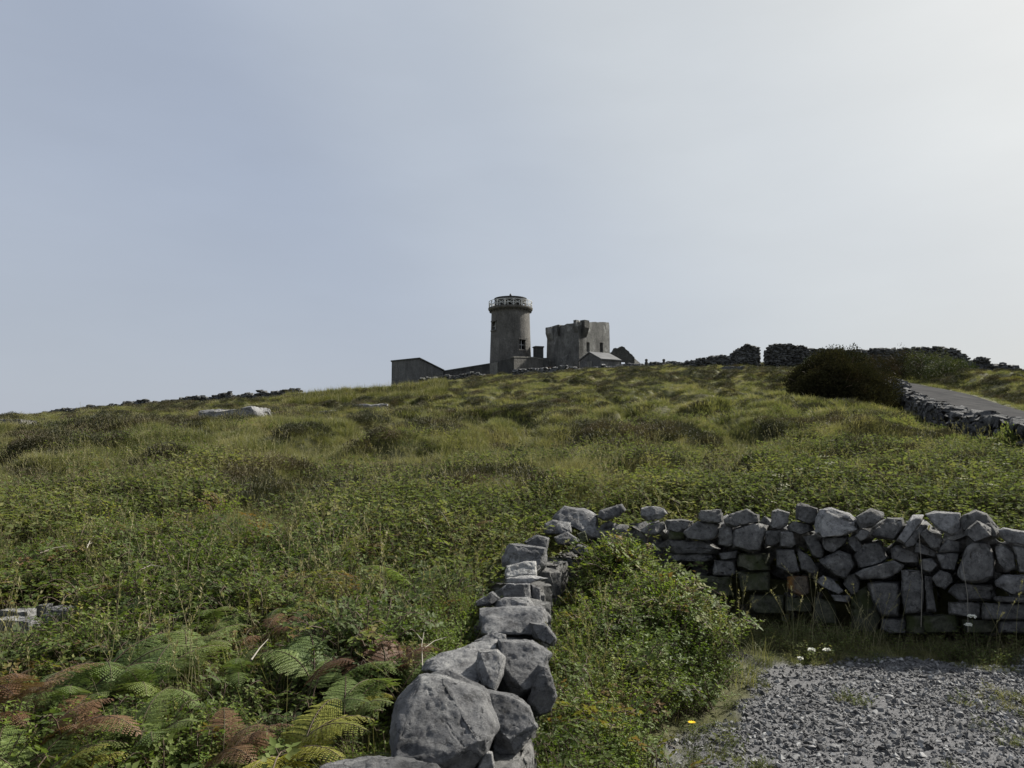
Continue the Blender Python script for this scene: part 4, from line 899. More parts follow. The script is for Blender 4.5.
# ruined castle ------------------------------------------------------------
root, C0, Lp_, Rp_ = corner_building('ruined_castle', 'square roofless castle keep of grey masonry with a ragged top and two tall window slots', 579.5, 105, 29.5, 31, 0, 0, 0, 370, M['castle'], 'ruin')
zlo = zrow(380, 105); lenL = (Lp_ - C0).length; lenR = (Rp_ - C0).length; zt_ = lambda r0, p: zrow(r0, p.y)
pl_ = lambda t: Lp_ + (C0 - Lp_) * t; pr_ = lambda t: C0 + (Rp_ - C0) * t
out_ = [(0, zlo), (lenL, zlo), (lenL, zt_(321.5, C0)), (lenL * .96, zt_(320.2, C0)), (lenL * .93, zt_(323, pl_(.93)))] + ragged((lenL * .90, zt_(322.3, pl_(.9))), (lenL * .02, zt_(326.8, pl_(.02))), 9, .12, 3) + [(-lenL * .15, zt_(327.6, Lp_)), (-lenL * .15, zt_(329.8, Lp_)), (-lenL * .06, zt_(334, Lp_)), (0, zt_(339.5, Lp_))]
wl = add(root, 'left_wall', panel(Lp_, C0, out_, .9), M['castle'])
out_ = [(0, zlo), (lenR, zlo), (lenR, zt_(338, Rp_)), (lenR * .985, zt_(323, Rp_))] + ragged((lenR * .97, zt_(322.6, Rp_)), (lenR * .30, zt_(322.2, pr_(.3))), 8, .06, 5) + [(lenR * .24, zt_(321.2, pr_(.24))), (lenR * .12, zt_(323.6, pr_(.12))), (lenR * .08, zt_(325.5, pr_(.08))), (0, zt_(324.5, C0))]
wr = add(root, 'right_wall', panel(C0 + Vector((.004, .004)), Rp_, out_, .9), M['castle'])
dR = (Rp_ - C0).normalized(); cuts = []
for (ua, ub, ra, rb) in ((586.8, 590.6, 342.2, 352), (600.2, 604, 342.6, 352.4)):
    um = (ua + ub) / 2; a = (um - 512) / F; s = (a * C0.y - C0.x) / (1 - a); p = Vector((C0.x + s, C0.y + s)); cuts.append(boxbm(Vector((p.x, p.y, (zrow(ra, p.y) + zrow(rb, p.y)) / 2)) - root.location, (ub - ua) / F * p.y * 1.3, 4, zrow(ra, p.y) - zrow(rb, p.y), R(45)))
bool_cut(wr, cuts)
Bk = Lp_ + Rp_ - C0
l3 = (Bk - Lp_).length
add(root, 'back_wall', panel(Lp_ + Vector((.01, .9)), Bk, [(0, zlo), (l3 * .95, zlo), (l3 * .95, zt_(331, Bk))] + ragged((l3 * .9, zt_(332, Bk)), (0.3, zt_(329, Lp_)), 6, .2, 8), .8), M['castle'])
l4 = (Bk - Rp_).length
add(root, 'east_wall', panel(Bk + Vector((-.57, -.58)), Rp_ + Vector((-.58, .05)), [(0.4, zlo), (l4 * .95, zlo), (l4 * .95, zt_(324.5, Rp_))] + ragged((l4 * .9, zt_(326, Rp_)), (.5, zt_(332, Bk)), 6, .2, 9), .8), M['castle'])
# corner turret remains: tapering corbels
def corbel(root, c, w_, d_, ztop, zbot, rz, mt, nm='corbel'):
    bm = bmesh.new(); m_ = Matrix.Translation(c) @ Matrix.Rotation(rz, 4, 'Z'); pr = [(-d_, ztop), (-d_, ztop - (ztop - zbot) * .42), (-d_ * .45, ztop - (ztop - zbot) * .72), (0.1, zbot), (.25, zbot), (.25, ztop)]
    a = [bm.verts.new(m_ @ Vector((-w_ / 2, y, z))) for y, z in pr]; b_ = [bm.verts.new(m_ @ Vector((w_ / 2, y, z))) for y, z in pr]; bm.faces.new(a); bm.faces.new(b_[::-1]); n = len(pr)
    for i in range(n): bm.faces.new((a[i], b_[i], b_[(i + 1) % n], a[(i + 1) % n]))
    return add(root, nm, bm, mt)
p = pr_(.16); corbel(root, Vector((p.x, p.y, 0)), 1.0, .55, zrow(320.6, p.y), zrow(338.5, p.y), R(45), M['dark_masonry'])
p = pl_(.93); corbel(root, Vector((p.x, p.y, 0)), .5, .4, zrow(320.3, p.y), zrow(334, p.y), R(-45), M['castle'])
p = pl_(.04); corbel(root, Vector((p.x, p.y, 0)), 1.1, .5, zrow(327.6, p.y), zrow(342, p.y), R(-45), M['castle'])
p = pl_(.34); corbel(root, Vector((p.x, p.y, 0)), .35, .25, zrow(325.6, p.y), zrow(338, p.y), R(-45), M['dark_masonry'])
# small house -------------------------------------------------------------
yh = 100.5; kh = yh / F; hx = lambda u: (u - 512) * kh
root = empty('small_house', (hx(600), yh, zrow(370, yh))); tag(root, 'small low house with a pale slate roof in front of the castle', 'house')
zlo = zrow(376, yh); th_ = R(24); dg = Vector((math.cos(th_ + 0.0), math.sin(th_))); # ridge runs right and slightly away
G0 = Vector((hx(581.5), yh + 2.2)); G1 = Vector((hx(600.5), yh - 1.0)); Rid = (G0 + G1) / 2; run = Vector((hx(621) - hx(600.5), 1.6))
zE0, zE1, zR0 = zrow(361, G0.y), zrow(359, G1.y), zrow(352.8, Rid.y)
bm = bmesh.new()
f0 = [bm.verts.new((*G0, zlo)), bm.verts.new((*G1, zlo)), bm.verts.new((*G1, zE1)), bm.verts.new((*Rid, zR0)), bm.verts.new((*G0, zE0))]; f1 = [bm.verts.new(v.co + Vector((*run, 0))) for v in f0]
bm.faces.new(f0); bm.faces.new(f1[::-1]); [bm.faces.new((f0[i], f0[(i + 1) % 5], f1[(i + 1) % 5], f1[i])) for i in range(5)]
hw = add(root, 'wall', bm, M['hut'])
bm = bmesh.new(); ov = run.normalized() * .15; gd = (G1 - G0).normalized() * .2
for (E, zE, sgn) in ((G1, zE1, 1), (G0, zE0, -1)):
    sl = (zR0 - zE) / (Rid - E).length; e0 = E + gd * sgn; ze = zE - sl * .2
    q = [(*(e0 - ov), ze), (*(e0 + run + ov), ze), (*(Rid + run + ov), zR0), (*(Rid - ov), zR0)]; a = [bm.verts.new(Vector(v) + Vector((0, 0, .03))) for v in q]; b_ = [bm.verts.new(Vector(v) + Vector((0, 0, .15))) for v in q]
    bm.faces.new(a); bm.faces.new(b_[::-1]); [bm.faces.new((a[i], b_[i], b_[(i + 1) % 4], a[(i + 1) % 4])) for i in range(4)]
add(root, 'roof', bm, M['slate'])
wp = G0 + (G1 - G0) * .5; nrm = Vector((gd.y, -gd.x)).normalized()
add(root, 'door', boxbm(Vector((*(wp + nrm * .02), zrow(366.5, yh))), 0.9, .1, 1.5, math.atan2(gd.y, gd.x)), M['pale_render'])
# ruined gable -------------------------------------------------------------
yg = 104.0; kg = yg / F; gx = lambda u: (u - 512) * kg
root = empty('ruined_gable', (gx(625), yg, zrow(370, yg))); tag(root, 'roofless gable wall with an arched doorway open to the sky, right of the castle', 'ruin')
zz = lambda r0: zrow(r0, yg); x0 = gx(611.5); L_ = gx(638) - x0; s_ = lambda u: gx(u) - x0
out_ = [(0, zz(378)), (L_, zz(378)), (L_, zz(356)), (L_ * .93, zz(355))] + ragged((s_(636), zz(354)), (s_(627), zz(346.6)), 4, .12, 21) + [(s_(624), zz(345.6)), (s_(621), zz(347.5))] + ragged((s_(620), zz(349.5)), (s_(617), zz(347.5)), 2, .1, 22) + [(s_(615), zz(351)), (s_(612.5), zz(352.5)), (0, zz(353.5))]
gw = add(root, 'gable_wall', panel((x0, yg), (x0 + L_, yg + 1.2), out_, .7), M['dark_masonry'])
bm = boxbm(Vector((gx(624.8), yg + .6, (zz(360.6) + zz(368)) / 2)) - root.location, 5.0 * kg, 4, zz(360.6) - zz(368)); g = bmesh.ops.create_cone(bm, segments=24, radius1=2.5 * kg, radius2=2.5 * kg, depth=4, cap_ends=True, matrix=Matrix.Translation(Vector((gx(624.8), yg + .6, zz(361.2))) - root.location) @ Matrix.Rotation(R(90), 4, 'X'))
cb = boxbm(Vector((gx(624.8), yg + .6, (zz(361.2) + zz(369)) / 2)) - root.location, 4.6 * kg, 4, zz(361.2) - zz(369)); bm.free()
bool_cut(gw, [cb])
sw = add(root, 'side_wall', panel((x0 + L_ - .35, yg + 1.1), (x0 + L_ + 1.2, yg + 5), [(0, zz(378)), (4.1, zz(378)), (4.1, zz(358.5)), (2, zz(357.5)), (0, zz(356.2))], .5), M['dark_masonry'])
# the two capped posts
for u, lab in ((647.2, 'squat stone post with a round cap on the crest, nearer the ruined gable'), (664.8, 'squat stone post with a round cap on the crest, nearer the rising dark wall')):
    yp = 99.0; kp = yp / F; root = empty('gate_post', ((u - 512) * kp, yp, zrow(368, yp))); tag(root, lab, 'post', 'capped posts on the crest'); w_ = 3.0 * kp / 2
    for nm, pr in (('shaft', [(w_ * 1.5, -.4), (w_ * 1.25, 5.2 * kp), (w_ * .8, 6.4 * kp), (.02, 6.5 * kp), (.02, -.4)]), ('cap', [(w_ * .7, 6.5 * kp + .004), (w_ * 1.0, 7.6 * kp), (w_ * .9, 8.8 * kp), (.02, 9.3 * kp), (.02, 6.5 * kp + .004)])):
        me = bm_mesh(nm, lathe(pr, 14)); link(nm, me, M['dark_masonry'], root)
yp = 98.0; bm = free_stone((1.5, .9, .5), 77, 10); o = link('boulder', bm_mesh('boulder', bm, True), M['pale_stone']); o.location = ((668 - 512) / F * yp, yp, zrow(365.6, yp)); tag(o, 'pale boulder lying beside the right capped post', 'boulder')
# ------------------------------------------------------------------ bracken ferns
def frond(seed, L=.6, wmax=.17, mt=None, droop=.6, npin=17, flat=False):
    """one arching frond: midrib, paired pinnae, each fringed with small lobes"""
    r = np.random.default_rng(seed); A = Acc(); t = np.linspace(0, 1, 14); th0 = R(62); ang = th0 - (th0 + R(25) * droop * 1.6) * t ** 1.1
    dx = np.cos(ang) * L / 13; dz = np.sin(ang) * L / 13; x = np.r_[0, np.cumsum(dx[:-1])]; z = np.r_[0, np.cumsum(dz[:-1])]; y = .04 * L * np.sin(t * 3 + seed)
    pts = np.c_[x, y, z]; V, q = tube(pts, np.linspace(.0035, .001, 14), 4); A.add(V, q, mi=1); tan = unit(np.gradient(pts, axis=0))
    Ps = []; Ds = []; Ns = []; Ls = []; Ws = []
    for i in range(npin):
        s = .22 + .76 * i / (npin - 1); p = np.array([np.interp(s, t, pts[:, c]) for c in range(3)]); tg = np.array([np.interp(s, t, tan[:, c]) for c in range(3)]); tg /= np.linalg.norm(tg)
        e = (s - .22) / .78; pl = wmax * (1 - e) ** .8 * (0.55 + .45 * min(1, e / .12)) + .008; up = unit(np.cross(tg, [0, 1, 0]) * -1.0); up = up if up[2] > 0 else -up
        for sd in (-1, 1):
            side = np.cross(up, tg) * sd; d = unit(side + tg * .45 - up * .18 + r.normal(0, .06, 3)); m_ = max(4, int(pl / .0085)); kk = np.linspace(.06, .97, m_)
            for sd2 in (-1, 1):
                lob = np.cross(up, d) * sd2; dd = unit(lob + d * .5); sag = -.18 * kk[:, None] ** 2 * pl * np.array([0, 0, 1.0])
                Ps.append(p + d * pl * kk[:, None] + sag); Ds.append(np.tile(dd, (m_, 1))); Ns.append(np.tile(up, (m_, 1)) + r.normal(0, .15, (m_, 3))); Ls.append((.006 + .15 * pl * (1 - kk) ** .7) * r.uniform(.8, 1.15, m_)); Ws.append(np.full(m_, .0085))
            V, q = tube([p, p + d * pl * .95 + [0, 0, -.16 * pl]], [.0012, .0005], 3); A.add(V, q, mi=1)
    V, tf = leaves(np.vstack(Ps), np.vstack(Ds), np.vstack(Ns), np.concatenate(Ls), np.concatenate(Ws), .1); A.add(V, t=tf); return A.mesh('frond', [mt, M['stem']])
FR = {c: [frond(1100 + 10 * j + i, .52, .17, M[c], .4 + .25 * i) for i in range(4)] for j, c in enumerate(('fern', 'fern_yellow', 'fern_brown'))}
def ground_at(u, row, lift=0.3):
    Y_ = 4.0
    for _ in range(40):
        X_ = (u - 512) / F * Y_; z = float(height(X_, Y_)) + lift; Y_ = .5 * Y_ + .5 * max(1.9, min(14, (EYE - z) / max(.02, (row - 450) / F)))
    return (u - 512) / F * Y_, Y_
ferns = [  # pixel of the crown, kind, fronds, scale, heading of the fronds, label
(120, 648, 'fern', 7, 1.0, 0.0, 'big pale green bracken fern with stacked arching fronds at lower left'), (150, 668, 'fern', 6, .95, 0.1, 'green bracken fern just below the biggest one at lower left'),
(35, 738, 'fern', 7, 1.0, 2.6, 'dark green bracken fern in the bottom left corner'), (318, 655, 'fern', 7, 1.05, 1.2, 'broad green bracken fern standing left of the biggest boulder'),
(415, 578, 'fern', 5, .9, 2.9, 'green bracken fern left of the wall with one long frond pointing left'), (462, 556, 'fern', 4, .6, 2.8, 'small green fern touching the left side of the wall below the brown growth'),
(498, 560, 'fern', 3, .5, 3.0, 'smallest green fern tucked against the dark wall stones'), (405, 672, 'fern', 4, .8, 0.2, 'blue green fern just left of the top of the biggest boulder'),
(215, 612, 'fern', 5, .8, -.4, 'green fern in the middle of the left undergrowth with drooping fronds'), (250, 664, 'fern', 5, .6, 0.3, 'small green fern between the two large left ferns'),
(300, 728, 'fern_yellow', 5, .95, -.2, 'yellow green fern at the bottom centre left of the near boulder'), (330, 762, 'fern_yellow', 5, .8, .2, 'bright yellow fern touching the nearest stone at the bottom edge'),
(180, 575, 'fern', 4, .8, 0.4, 'pale fern in the grass above the stacked ferns'), (350, 545, 'fern', 4, .8, 2.5, 'faded green fern in the grass left of the wall'),
(582, 562, 'fern', 4, .8, .5, 'pale green fern on the right side of the wall near the corner'), (612, 590, 'fern', 4, .7, 0.0, 'pale green fern in the scrub right of the wall'),
(20, 690, 'fern_brown', 7, .9, .6, 'dead russet bracken at the left edge of the photo'), (385, 655, 'fern_brown', 6, .95, 1.6, 'tall dead brown bracken beside the biggest boulder'),
(230, 735, 'fern_brown', 6, .75, .8, 'dead brown bracken near the bottom left of centre'), (275, 622, 'fern_brown', 5, .75, 0.0, 'dead reddish bracken behind the broad green fern'),
(470, 545, 'fern_brown', 6, .75, 1.8, 'dead brown bracken against the wall above the small fern'), (120, 588, 'fern_brown', 4, .7, .3, 'dead brown bracken lying in the grass above the stacked ferns'),
(420, 760, 'fern', 3, .5, 3.0, 'small dark fern hidden at the foot of the nearest stone'), (700, 640, 'fern_brown', 3, .5, .5, 'dead brown bracken between the scrub and the gravel'),
(85, 675, 'fern', 6, .9, .2, 'green bracken fern under the left edge of the stacked ferns'), (195, 640, 'fern', 6, .85, .1, 'green bracken fern at the right shoulder of the stacked ferns'),
(160, 720, 'fern', 6, .8, 1.2, 'green bracken fern low down between the russet bracken and the dead brown one'), (345, 690, 'fern', 6, .9, .7, 'green bracken fern in front of the broad one by the biggest boulder'),
(55, 770, 'fern_yellow', 5, .7, .3, 'yellow green fern cut by the bottom edge at far left'), (290, 600, 'fern', 5, .7, .5, 'small green fern in bramble well above the broad one'),
(75, 715, 'fern_brown', 6, .8, .9, 'dead russet bracken beside the one at the left edge'), (640, 620, 'fern', 4, .6, .2, 'small green fern in the scrub before the mossy end of the wall')]
FPOS = []
for (u, row, kd, nf, sc_, hd, lab) in ferns:
    X_, Y_ = ground_at(u, row, .30 * sc_)
    if abs(X_ - wall_x(Y_)) < .28: X_ = float(wall_x(Y_)) + (-.34 if u < 520 else .34)
    FPOS.append((X_, Y_)); CLEAR.append((X_, Y_, .10 * sc_))
CLEAR += [(0.55, 7.15, .2), (0.82, 7.65, .25)]

# ------------------------------------------------------------------ ground cover
def keep(mask, *a): return [q[mask] for q in a]
# grass, three sizes of blade by distance
G_near = [proto_tuft('grass_tuft', [M['grass'], M['straw']], 100 + i, 46, 0.20 + 0.05 * (i % 3), 0.10, 0.005, 0.7, 3 + 2 * (i % 3)) for i in range(6)]
G_mid = [proto_tuft('grass_tuft', [M['grass'], M['straw']], 200 + i, 42, 0.26, 0.17, 0.010, 0.75, 3 * (i % 3)) for i in range(6)]
G_far = [proto_tuft('grass_tuft', [M['grass'], M['straw']], 300 + i, 46, 0.26, 0.33, 0.022, 0.8, 2 * (i % 3), 2) for i in range(6)]
X, Y = sample(34000, 2.0, 13, 0.7); rz = patch(X, Y, 1.6, 3)
dn = (X - wall_x(Y))
ok = wall_clear(X, Y) & (gravel_mask(X, Y) < 0.15) & ((Y > rwall_y(X)) | (dn < 0) | (rng.uniform(0, 1, len(X)) < 0.06)) & (rng.uniform(0, 1, len(X)) < np.where((Y < 6) & (dn < 0), 0.35, 1.0))
X, Y = keep(ok, X, Y)
scatter('near_grass', G_near, X, Y, height(X, Y), rng.uniform(0.5, 1.15, len(X)) * np.where(Y > 7.5, 0.7, 1), rng.integers(0, 6, len(X)), 'long tangled grass growing around the near stone walls', 'grass')
X, Y = sample(80000, 8, 34, 1.0); ok = wall_clear(X, Y) & off_road(X, Y); X, Y = keep(ok, X, Y); sc = (0.4 + 1.1 * patch(X, Y, 1.3, 5) ** 1.2) * (0.6 + 0.4 * sm(9, 16, Y))
scatter('meadow_grass', G_mid, X, Y, height(X, Y), sc * rng.uniform(0.7, 1.25, len(X)), rng.integers(0, 6, len(X)), 'rough green and straw coloured grass on the lower slope beyond the walls', 'grass')
X, Y = sample(95000, 26, 114, 1.0); ok = off_road(X, Y, 0.3) & wall_clear(X, Y); X, Y = keep(ok, X, Y); sc = 0.25 + 1.4 * patch(X, Y, 2.2, 7)
scatter('hill_grass', G_far, X, Y, height(X, Y), sc * rng.uniform(0.7, 1.25, len(X)), rng.integers(0, 6, len(X)), 'tussocky grass covering the upper slope below the ruins', 'grass')
X, Y = sample(36000, 5, 100, 1.0); q = fbm(X / 4.5 + 3, Y / 3.2 + 71, 4); ok = wall_clear(X, Y) & off_road(X, Y, .4) & (q > 0.49) & ((Y > rwall_y(X) + .3) | (X < wall_x(Y))); X, Y = keep(ok, X, Y)
Dg = [proto_tuft('dry_tuft', [M['straw'], M['grass']], 350 + i, 34, 0.26, 0.2, 0.010, 0.8, 16) for i in range(4)]
scatter('dry_grass', Dg, X, Y, height(X, Y), rng.uniform(0.6, 1.1, len(X)) * (.75 + .6 * sm(10, 60, Y)), rng.integers(0, 4, len(X)), 'bleached dry grass in drifts over the slope', 'grass')
# heather and dead growth on the hummocks
Hn = [proto_heather('heather_clump', M['heather'], 400 + i, 0.30, 620, 0.03) for i in range(4)]
X, Y = sample(48000, 8.5, 100, 1.05); q = .45 * fbm(X / 1.7 + 31, Y / 1.5 + 7, 3) + .3 * fbm(X / 6 + 3, Y / 5 + 7, 2) + .25 * (.5 + .22 * hummock(X, Y + .45)); thr = 0.545 - 0.01 * sm(20, 50, Y) + 0.05 * sm(2, 20, X) * (1 - sm(40, 60, Y)); ok = (q > thr) & off_road(X, Y, 0.8) & wall_clear(X, Y)
X, Y = keep(ok, X, Y)
scatter('heather', Hn, X, Y, height(X, Y), rng.uniform(0.5, 1.0, len(X)) * (1 + .35 * sm(11, 20, Y) + 0.5 * sm(25, 70, Y)), rng.integers(0, 4, len(X)), 'dark brown heather in clumps over the hummocks of the slope', 'heather')
# low leafy herbs mixed in the grass
Hb = [proto_herb('herb', M['herb'], 500 + i, 9, 0.2, 0.16, 0.036, 9, umbel=(3 if i == 4 else 0)) for i in range(5)]
X, Y = sample(42000, 5, 34, 1.1); ok = wall_clear(X, Y) & off_road(X, Y) & (gravel_mask(X, Y) < 0.1) & (patch(X, Y, 2.5, 12) + rng.normal(0, .03, len(X)) > 0.54 + .08 * sm(12, 20, Y) - 0.15 * sm(-1, 4, X) + .10 * sm(0.0, 8, X) * sm(14, 24, Y)) & (rng.uniform(0, 1, len(X)) < 1 - np.where(X < 2.5, .82, .6) * sm(8.5, 12, Y)) & ((Y > rwall_y(X) + .25) | (X < wall_x(Y)))
X, Y = keep(ok, X, Y); idx = rng.integers(0, 4, len(X)); idx = np.where((X / Y > 0.25) & (rng.uniform(0, 1, len(X)) < 0.05), 4, idx)
scatter('field_herbs', Hb, X, Y, height(X, Y), rng.uniform(0.8, 1.9, len(X)), idx, 'low leafy weeds mixed into the grass with a few pale flower heads', 'weeds')
# thin dry stalks with seed heads
def proto_stalk(seed):
    r = np.random.default_rng(seed); A = Acc()
    for s in range(5):
        az = r.uniform(0, 6.28); t = np.linspace(0, 1, 6); h = r.uniform(0.35, 0.6); l = r.uniform(0.05, 0.25); b = r.normal(0, 0.06, 2)
        pts = np.c_[b[0] + np.cos(az) * l * t ** 2, b[1] + np.sin(az) * l * t ** 2, h * t]; V, q = tube(pts, np.linspace(0.0016, 0.0008, 6), 3); A.add(V, q)
        n = 16; tt = r.uniform(0.8, 1.02, n); Pn = np.c_[np.interp(tt, t, pts[:, 0]), np.interp(tt, t, pts[:, 1]), np.interp(tt, t, pts[:, 2])]
        D = np.c_[r.normal(0, .5, n), r.normal(0, .5, n), np.ones(n)]; V, tf = leaves(Pn, D, r.normal(size=(n, 3)), 0.02, 0.006); A.add(V, t=tf)
    return A.mesh('stalk', [M['straw']])
St = [proto_stalk(600 + i) for i in range(4)]
X, Y = sample(1500, 3.5, 30, 1.2); ok = wall_clear(X, Y) & off_road(X, Y) & (gravel_mask(X, Y) < 0.1); X, Y = keep(ok, X, Y)
scatter('seed_stalks', St, X, Y, height(X, Y), rng.uniform(0.7, 1.2, len(X)), rng.integers(0, 4, len(X)), 'thin bleached grass stalks with seed heads', 'stalks', 0.2)
# undergrowth: bramble and small-leaved scrub on both sides of the near wall
Br = [proto_bramble('bramble_sprig', M['bramble'], 700 + i, 0.24, 5, 0.025, 12) for i in range(5)] + [proto_herb('scrub_sprig', M['bright_leaf'], 720 + i, 13, 0.24, 0.17, 0.021, 24, wratio=0.5) for i in range(4)] + [proto_herb('scrub_sprig', M['bramble'], 730 + i, 12, 0.22, 0.17, 0.022, 20, wratio=0.5) for i in range(2)]
X, Y = sample(30000, 1.9, 11, 0.9); dn = X - wall_x(Y); q = patch(X, Y, 0.9, 21)
left_ok = (dn < -0.16) & (rng.uniform(0, 1, len(X)) < (1 - sm(4.5, 8.0, Y)) * np.where(q > 0.45, 1, 0.35))
right_ok = (dn > 0.12) & (Y < rwall_y(X) - 0.12) & (gravel_mask(X + 0.12, Y - 0.05) < 0.06) & ((X < 1.5 + 0.4 * q) | (q > 0.68))
ok = (left_ok | right_ok) & wall_clear(X, Y, 0.13, 0.2); X, Y = keep(ok, X, Y); dn = X - wall_x(Y); q = patch(X, Y, 0.7, 25)
w = np.where(dn > 0, 0.72, 0.38); isb = rng.uniform(-.2, .2, len(X)) + patch(X, Y, 0.45, 55) < 0.5 + (w - .5) * .6; idx = np.where(isb, 5 + rng.integers(0, 4, len(X)), np.where(rng.uniform(0, 1, len(X)) < 0.65, rng.integers(0, 5, len(X)), 9 + rng.integers(0, 2, len(X))))
scl = (0.45 + 0.9 * q) * rng.uniform(0.75, 1.2, len(X)); scl = scl * np.where(dn > 0, 1.0 + 0.3 * sm(.3, .7, dn) * (1 - sm(.9, 1.5, dn)) + 0.5 * np.exp(-((X - 1.0) / 0.35) ** 2 - ((Y - 6.9) / 0.8) ** 2), 1) * (1 - 0.3 * np.exp(-(dn / 0.35) ** 2)); lift = np.where(dn > 0, 0.36, 0.34) * (q - 0.36) * rng.uniform(0, 1, len(X)) * sm(0.2, 0.5, np.abs(dn))
scatter('undergrowth', Br, X, Y, height(X, Y) + np.maximum(lift, 0), scl, idx, 'tangled bramble and small leaved scrub crowding both sides of the near wall', 'undergrowth', 0.3)
# weeds at the foot of the car park wall and on the gravel edge
X, Y = sample(9000, 5.2, 8, 0.5); dr = rwall_y(X) - Y; ok = (X > 1.2) & (dr > 0.12) & (gravel_mask(X, Y) < 0.5) & (dr < 1.5) & (rng.uniform(0, 1, len(X)) < 0.5); X, Y = keep(ok, X, Y)
scatter('verge_weeds', [Hb[0], Hb[1], Hb[2], G_near[0], G_near[1]], X, Y, height(X, Y), rng.uniform(0.3, 0.8, len(X)), rng.integers(0, 5, len(X)), 'low weeds and grass at the foot of the car park wall', 'weeds')
X = rng.uniform(0.6, 6, 5000); Y = rng.uniform(2.5, 6.6, 5000); ok = (gravel_mask(X, Y) > 0.1) & (patch(X, Y, 0.5, 33) + .14 * (1 - gravel_mask(X + .15, Y)) + .14 * (1 - gravel_mask(X, Y + .2)) + .2 * (1 - gravel_mask(X - .15, Y)) > 0.70); X, Y = keep(ok, X, Y)
scatter('gravel_weeds', [Hb[0], G_near[0]], X, Y, height(X, Y), rng.uniform(0.15, 0.42, len(X)), rng.integers(0, 2, len(X)), 'tiny weeds sprouting through the gravel', 'weeds')
# gravel
def pebble(seed):
    r = random.Random(seed); bm = bmesh.new()
    for i in range(11):
        v = Vector((r.gauss(0, 1), r.gauss(0, 1), r.gauss(0, 1))).normalized(); bm.verts.new((v.x * 1.0, v.y * r.uniform(0.6, 0.9), v.z * 0.5))
    bmesh.ops.convex_hull(bm, input=bm.verts); return bm_mesh('pebble', bm)
def pebmat(name, a, b_, c_):
    m, t, b = mat(name); oi = t.nodes.new('ShaderNodeObjectInfo'); g = t.nodes.new('ShaderNodeNewGeometry')
    r = ramp_node(t, [(0.0, a), (0.6, b_), (1.0, c_)], oi.outputs['Random']); n = noise_node(t, 60, 5, 0.7, g.outputs['Position']); r2 = ramp_node(t, [(0.3, (0.7, 0.7, 0.7)), (0.7, (1.3, 1.3, 1.3))], n.outputs[0])
    t.links.new(mix(t, 1.0, r.outputs[0], r2.outputs[0], 'MULTIPLY').outputs[0], b.inputs['Base Color']); return m
PM = pebmat('crushed_limestone', (0.048, 0.048, 0.049), (0.112, 0.112, 0.113), (0.27, 0.27, 0.268)); Pb = []
for i in range(8):
    p = pebble(800 + i); p.materials.append(PM); Pb.append(p)
nP = 150000; X = rng.uniform(0.4, 9.0, nP); Y = rng.uniform(1.6, 6.9, nP); gk = gravel_mask(X, Y); ok = (gk > rng.uniform(0.1, 0.7, nP)) & (fbm(X / .45 + 77, Y / .45, 3) + rng.normal(0, .12, nP) > .30) & in_view(Y, X, 3.0); X, Y = keep(ok, X, Y)
sz = np.clip(rng.lognormal(math.log(0.0076), 0.66, len(X)), 0.005, 0.035)
scatter('gravel', Pb, X, Y, height(X, Y), sz, rng.integers(0, 8, len(X)), 'loose grey crushed stone gravel of the car park', 'gravel', 0.5, zoff=0.004)
# ------------------------------------------------------------------ single bushes and hedges
def leafy(name, label, cat, cx_, cy_, wx, wy, hz, nleaf, lsz, mt, seed, stems=12, group=None, twig=True, lump=0.35, sink=0.2):
    r = np.random.default_rng(seed); z0 = float(height(cx_, cy_)) - sink; root = empty(name, (cx_, cy_, z0)); tag(root, label, cat, group)
    d = unit(r.normal(size=(nleaf, 3))); d[:, 2] = np.abs(d[:, 2]); hump = np.c_[d[:, :2], d[:, 2:] ** 0.8]
    az = np.arctan2(d[:, 1], d[:, 0]); nz = vnoise(d[:, 0] * 2.2 + seed, d[:, 2] * 2.6 + d[:, 1] * 2.2 + seed * 1.7); nz2 = vnoise(d[:, 0] * 7 + seed, d[:, 2] * 7 + d[:, 1] * 7 + 3)
    shell = 1 + lump * (nz - .5) * 2 + .12 * (nz2 - .5) * 2; q = shell * np.where(r.uniform(0, 1, nleaf) < .75, r.uniform(.78, 1.04, nleaf), r.uniform(.3, .8, nleaf))
    Pn = hump * q[:, None] * [wx / 2, wy / 2, hz]; gz = height(cx_ + Pn[:, 0], cy_ + Pn[:, 1]) - z0; Pn[:, 2] += np.clip(gz, -2, 2) * (1 - np.clip(Pn[:, 2] / hz, 0, 1)) 
    V, tf = leaves(Pn, unit(d + r.normal(0, .7, d.shape) + [0, 0, .3]), r.normal(size=d.shape), lsz * r.uniform(.6, 1.5, nleaf), lsz * .55); A = Acc(); A.add(V, t=tf); link('foliage', A.mesh('foliage', [mt]), None, root)
    A = Acc()
    for i in range(stems):
        a = r.uniform(0, 6.28); e_ = r.uniform(.2, .95); t = np.linspace(0, 1, 6); ln = r.uniform(.8, 1.15); tipz = hz * math.sqrt(max(0, 1 - e_ ** 2)) * ln
        pts = np.c_[np.cos(a) * wx / 2 * e_ * t ** 1.2 * ln, np.sin(a) * wy / 2 * e_ * t ** 1.2 * ln, tipz * t ** .8] + r.normal(0, .03 * hz, (6, 3)) * t[:, None]
        V, q4 = tube(pts, np.linspace(.02 * hz, .004 * hz, 6), 4); A.add(V, q4)
    link('stems', A.mesh('stems', [M['stem']]), None, root); return root
bx_, by_ = hit(842, 411)
leafy('thorn_bush', 'big round dark brown thorn bush standing alone on the slope beside the road wall', 'bush', bx_, by_ + 1.2, 6.0, 4.4, 2.6, 50000, .105, M['bush'], 51, 90, lump=.28)
leafy('thorn_bush', 'small dark brown shrub merging into the road side of the big dark bush', 'bush', bx_ + 2.6, by_ + 3.0, 2.6, 2.4, 2.1, 7000, .085, M['bush'], 52, 20, lump=.3)
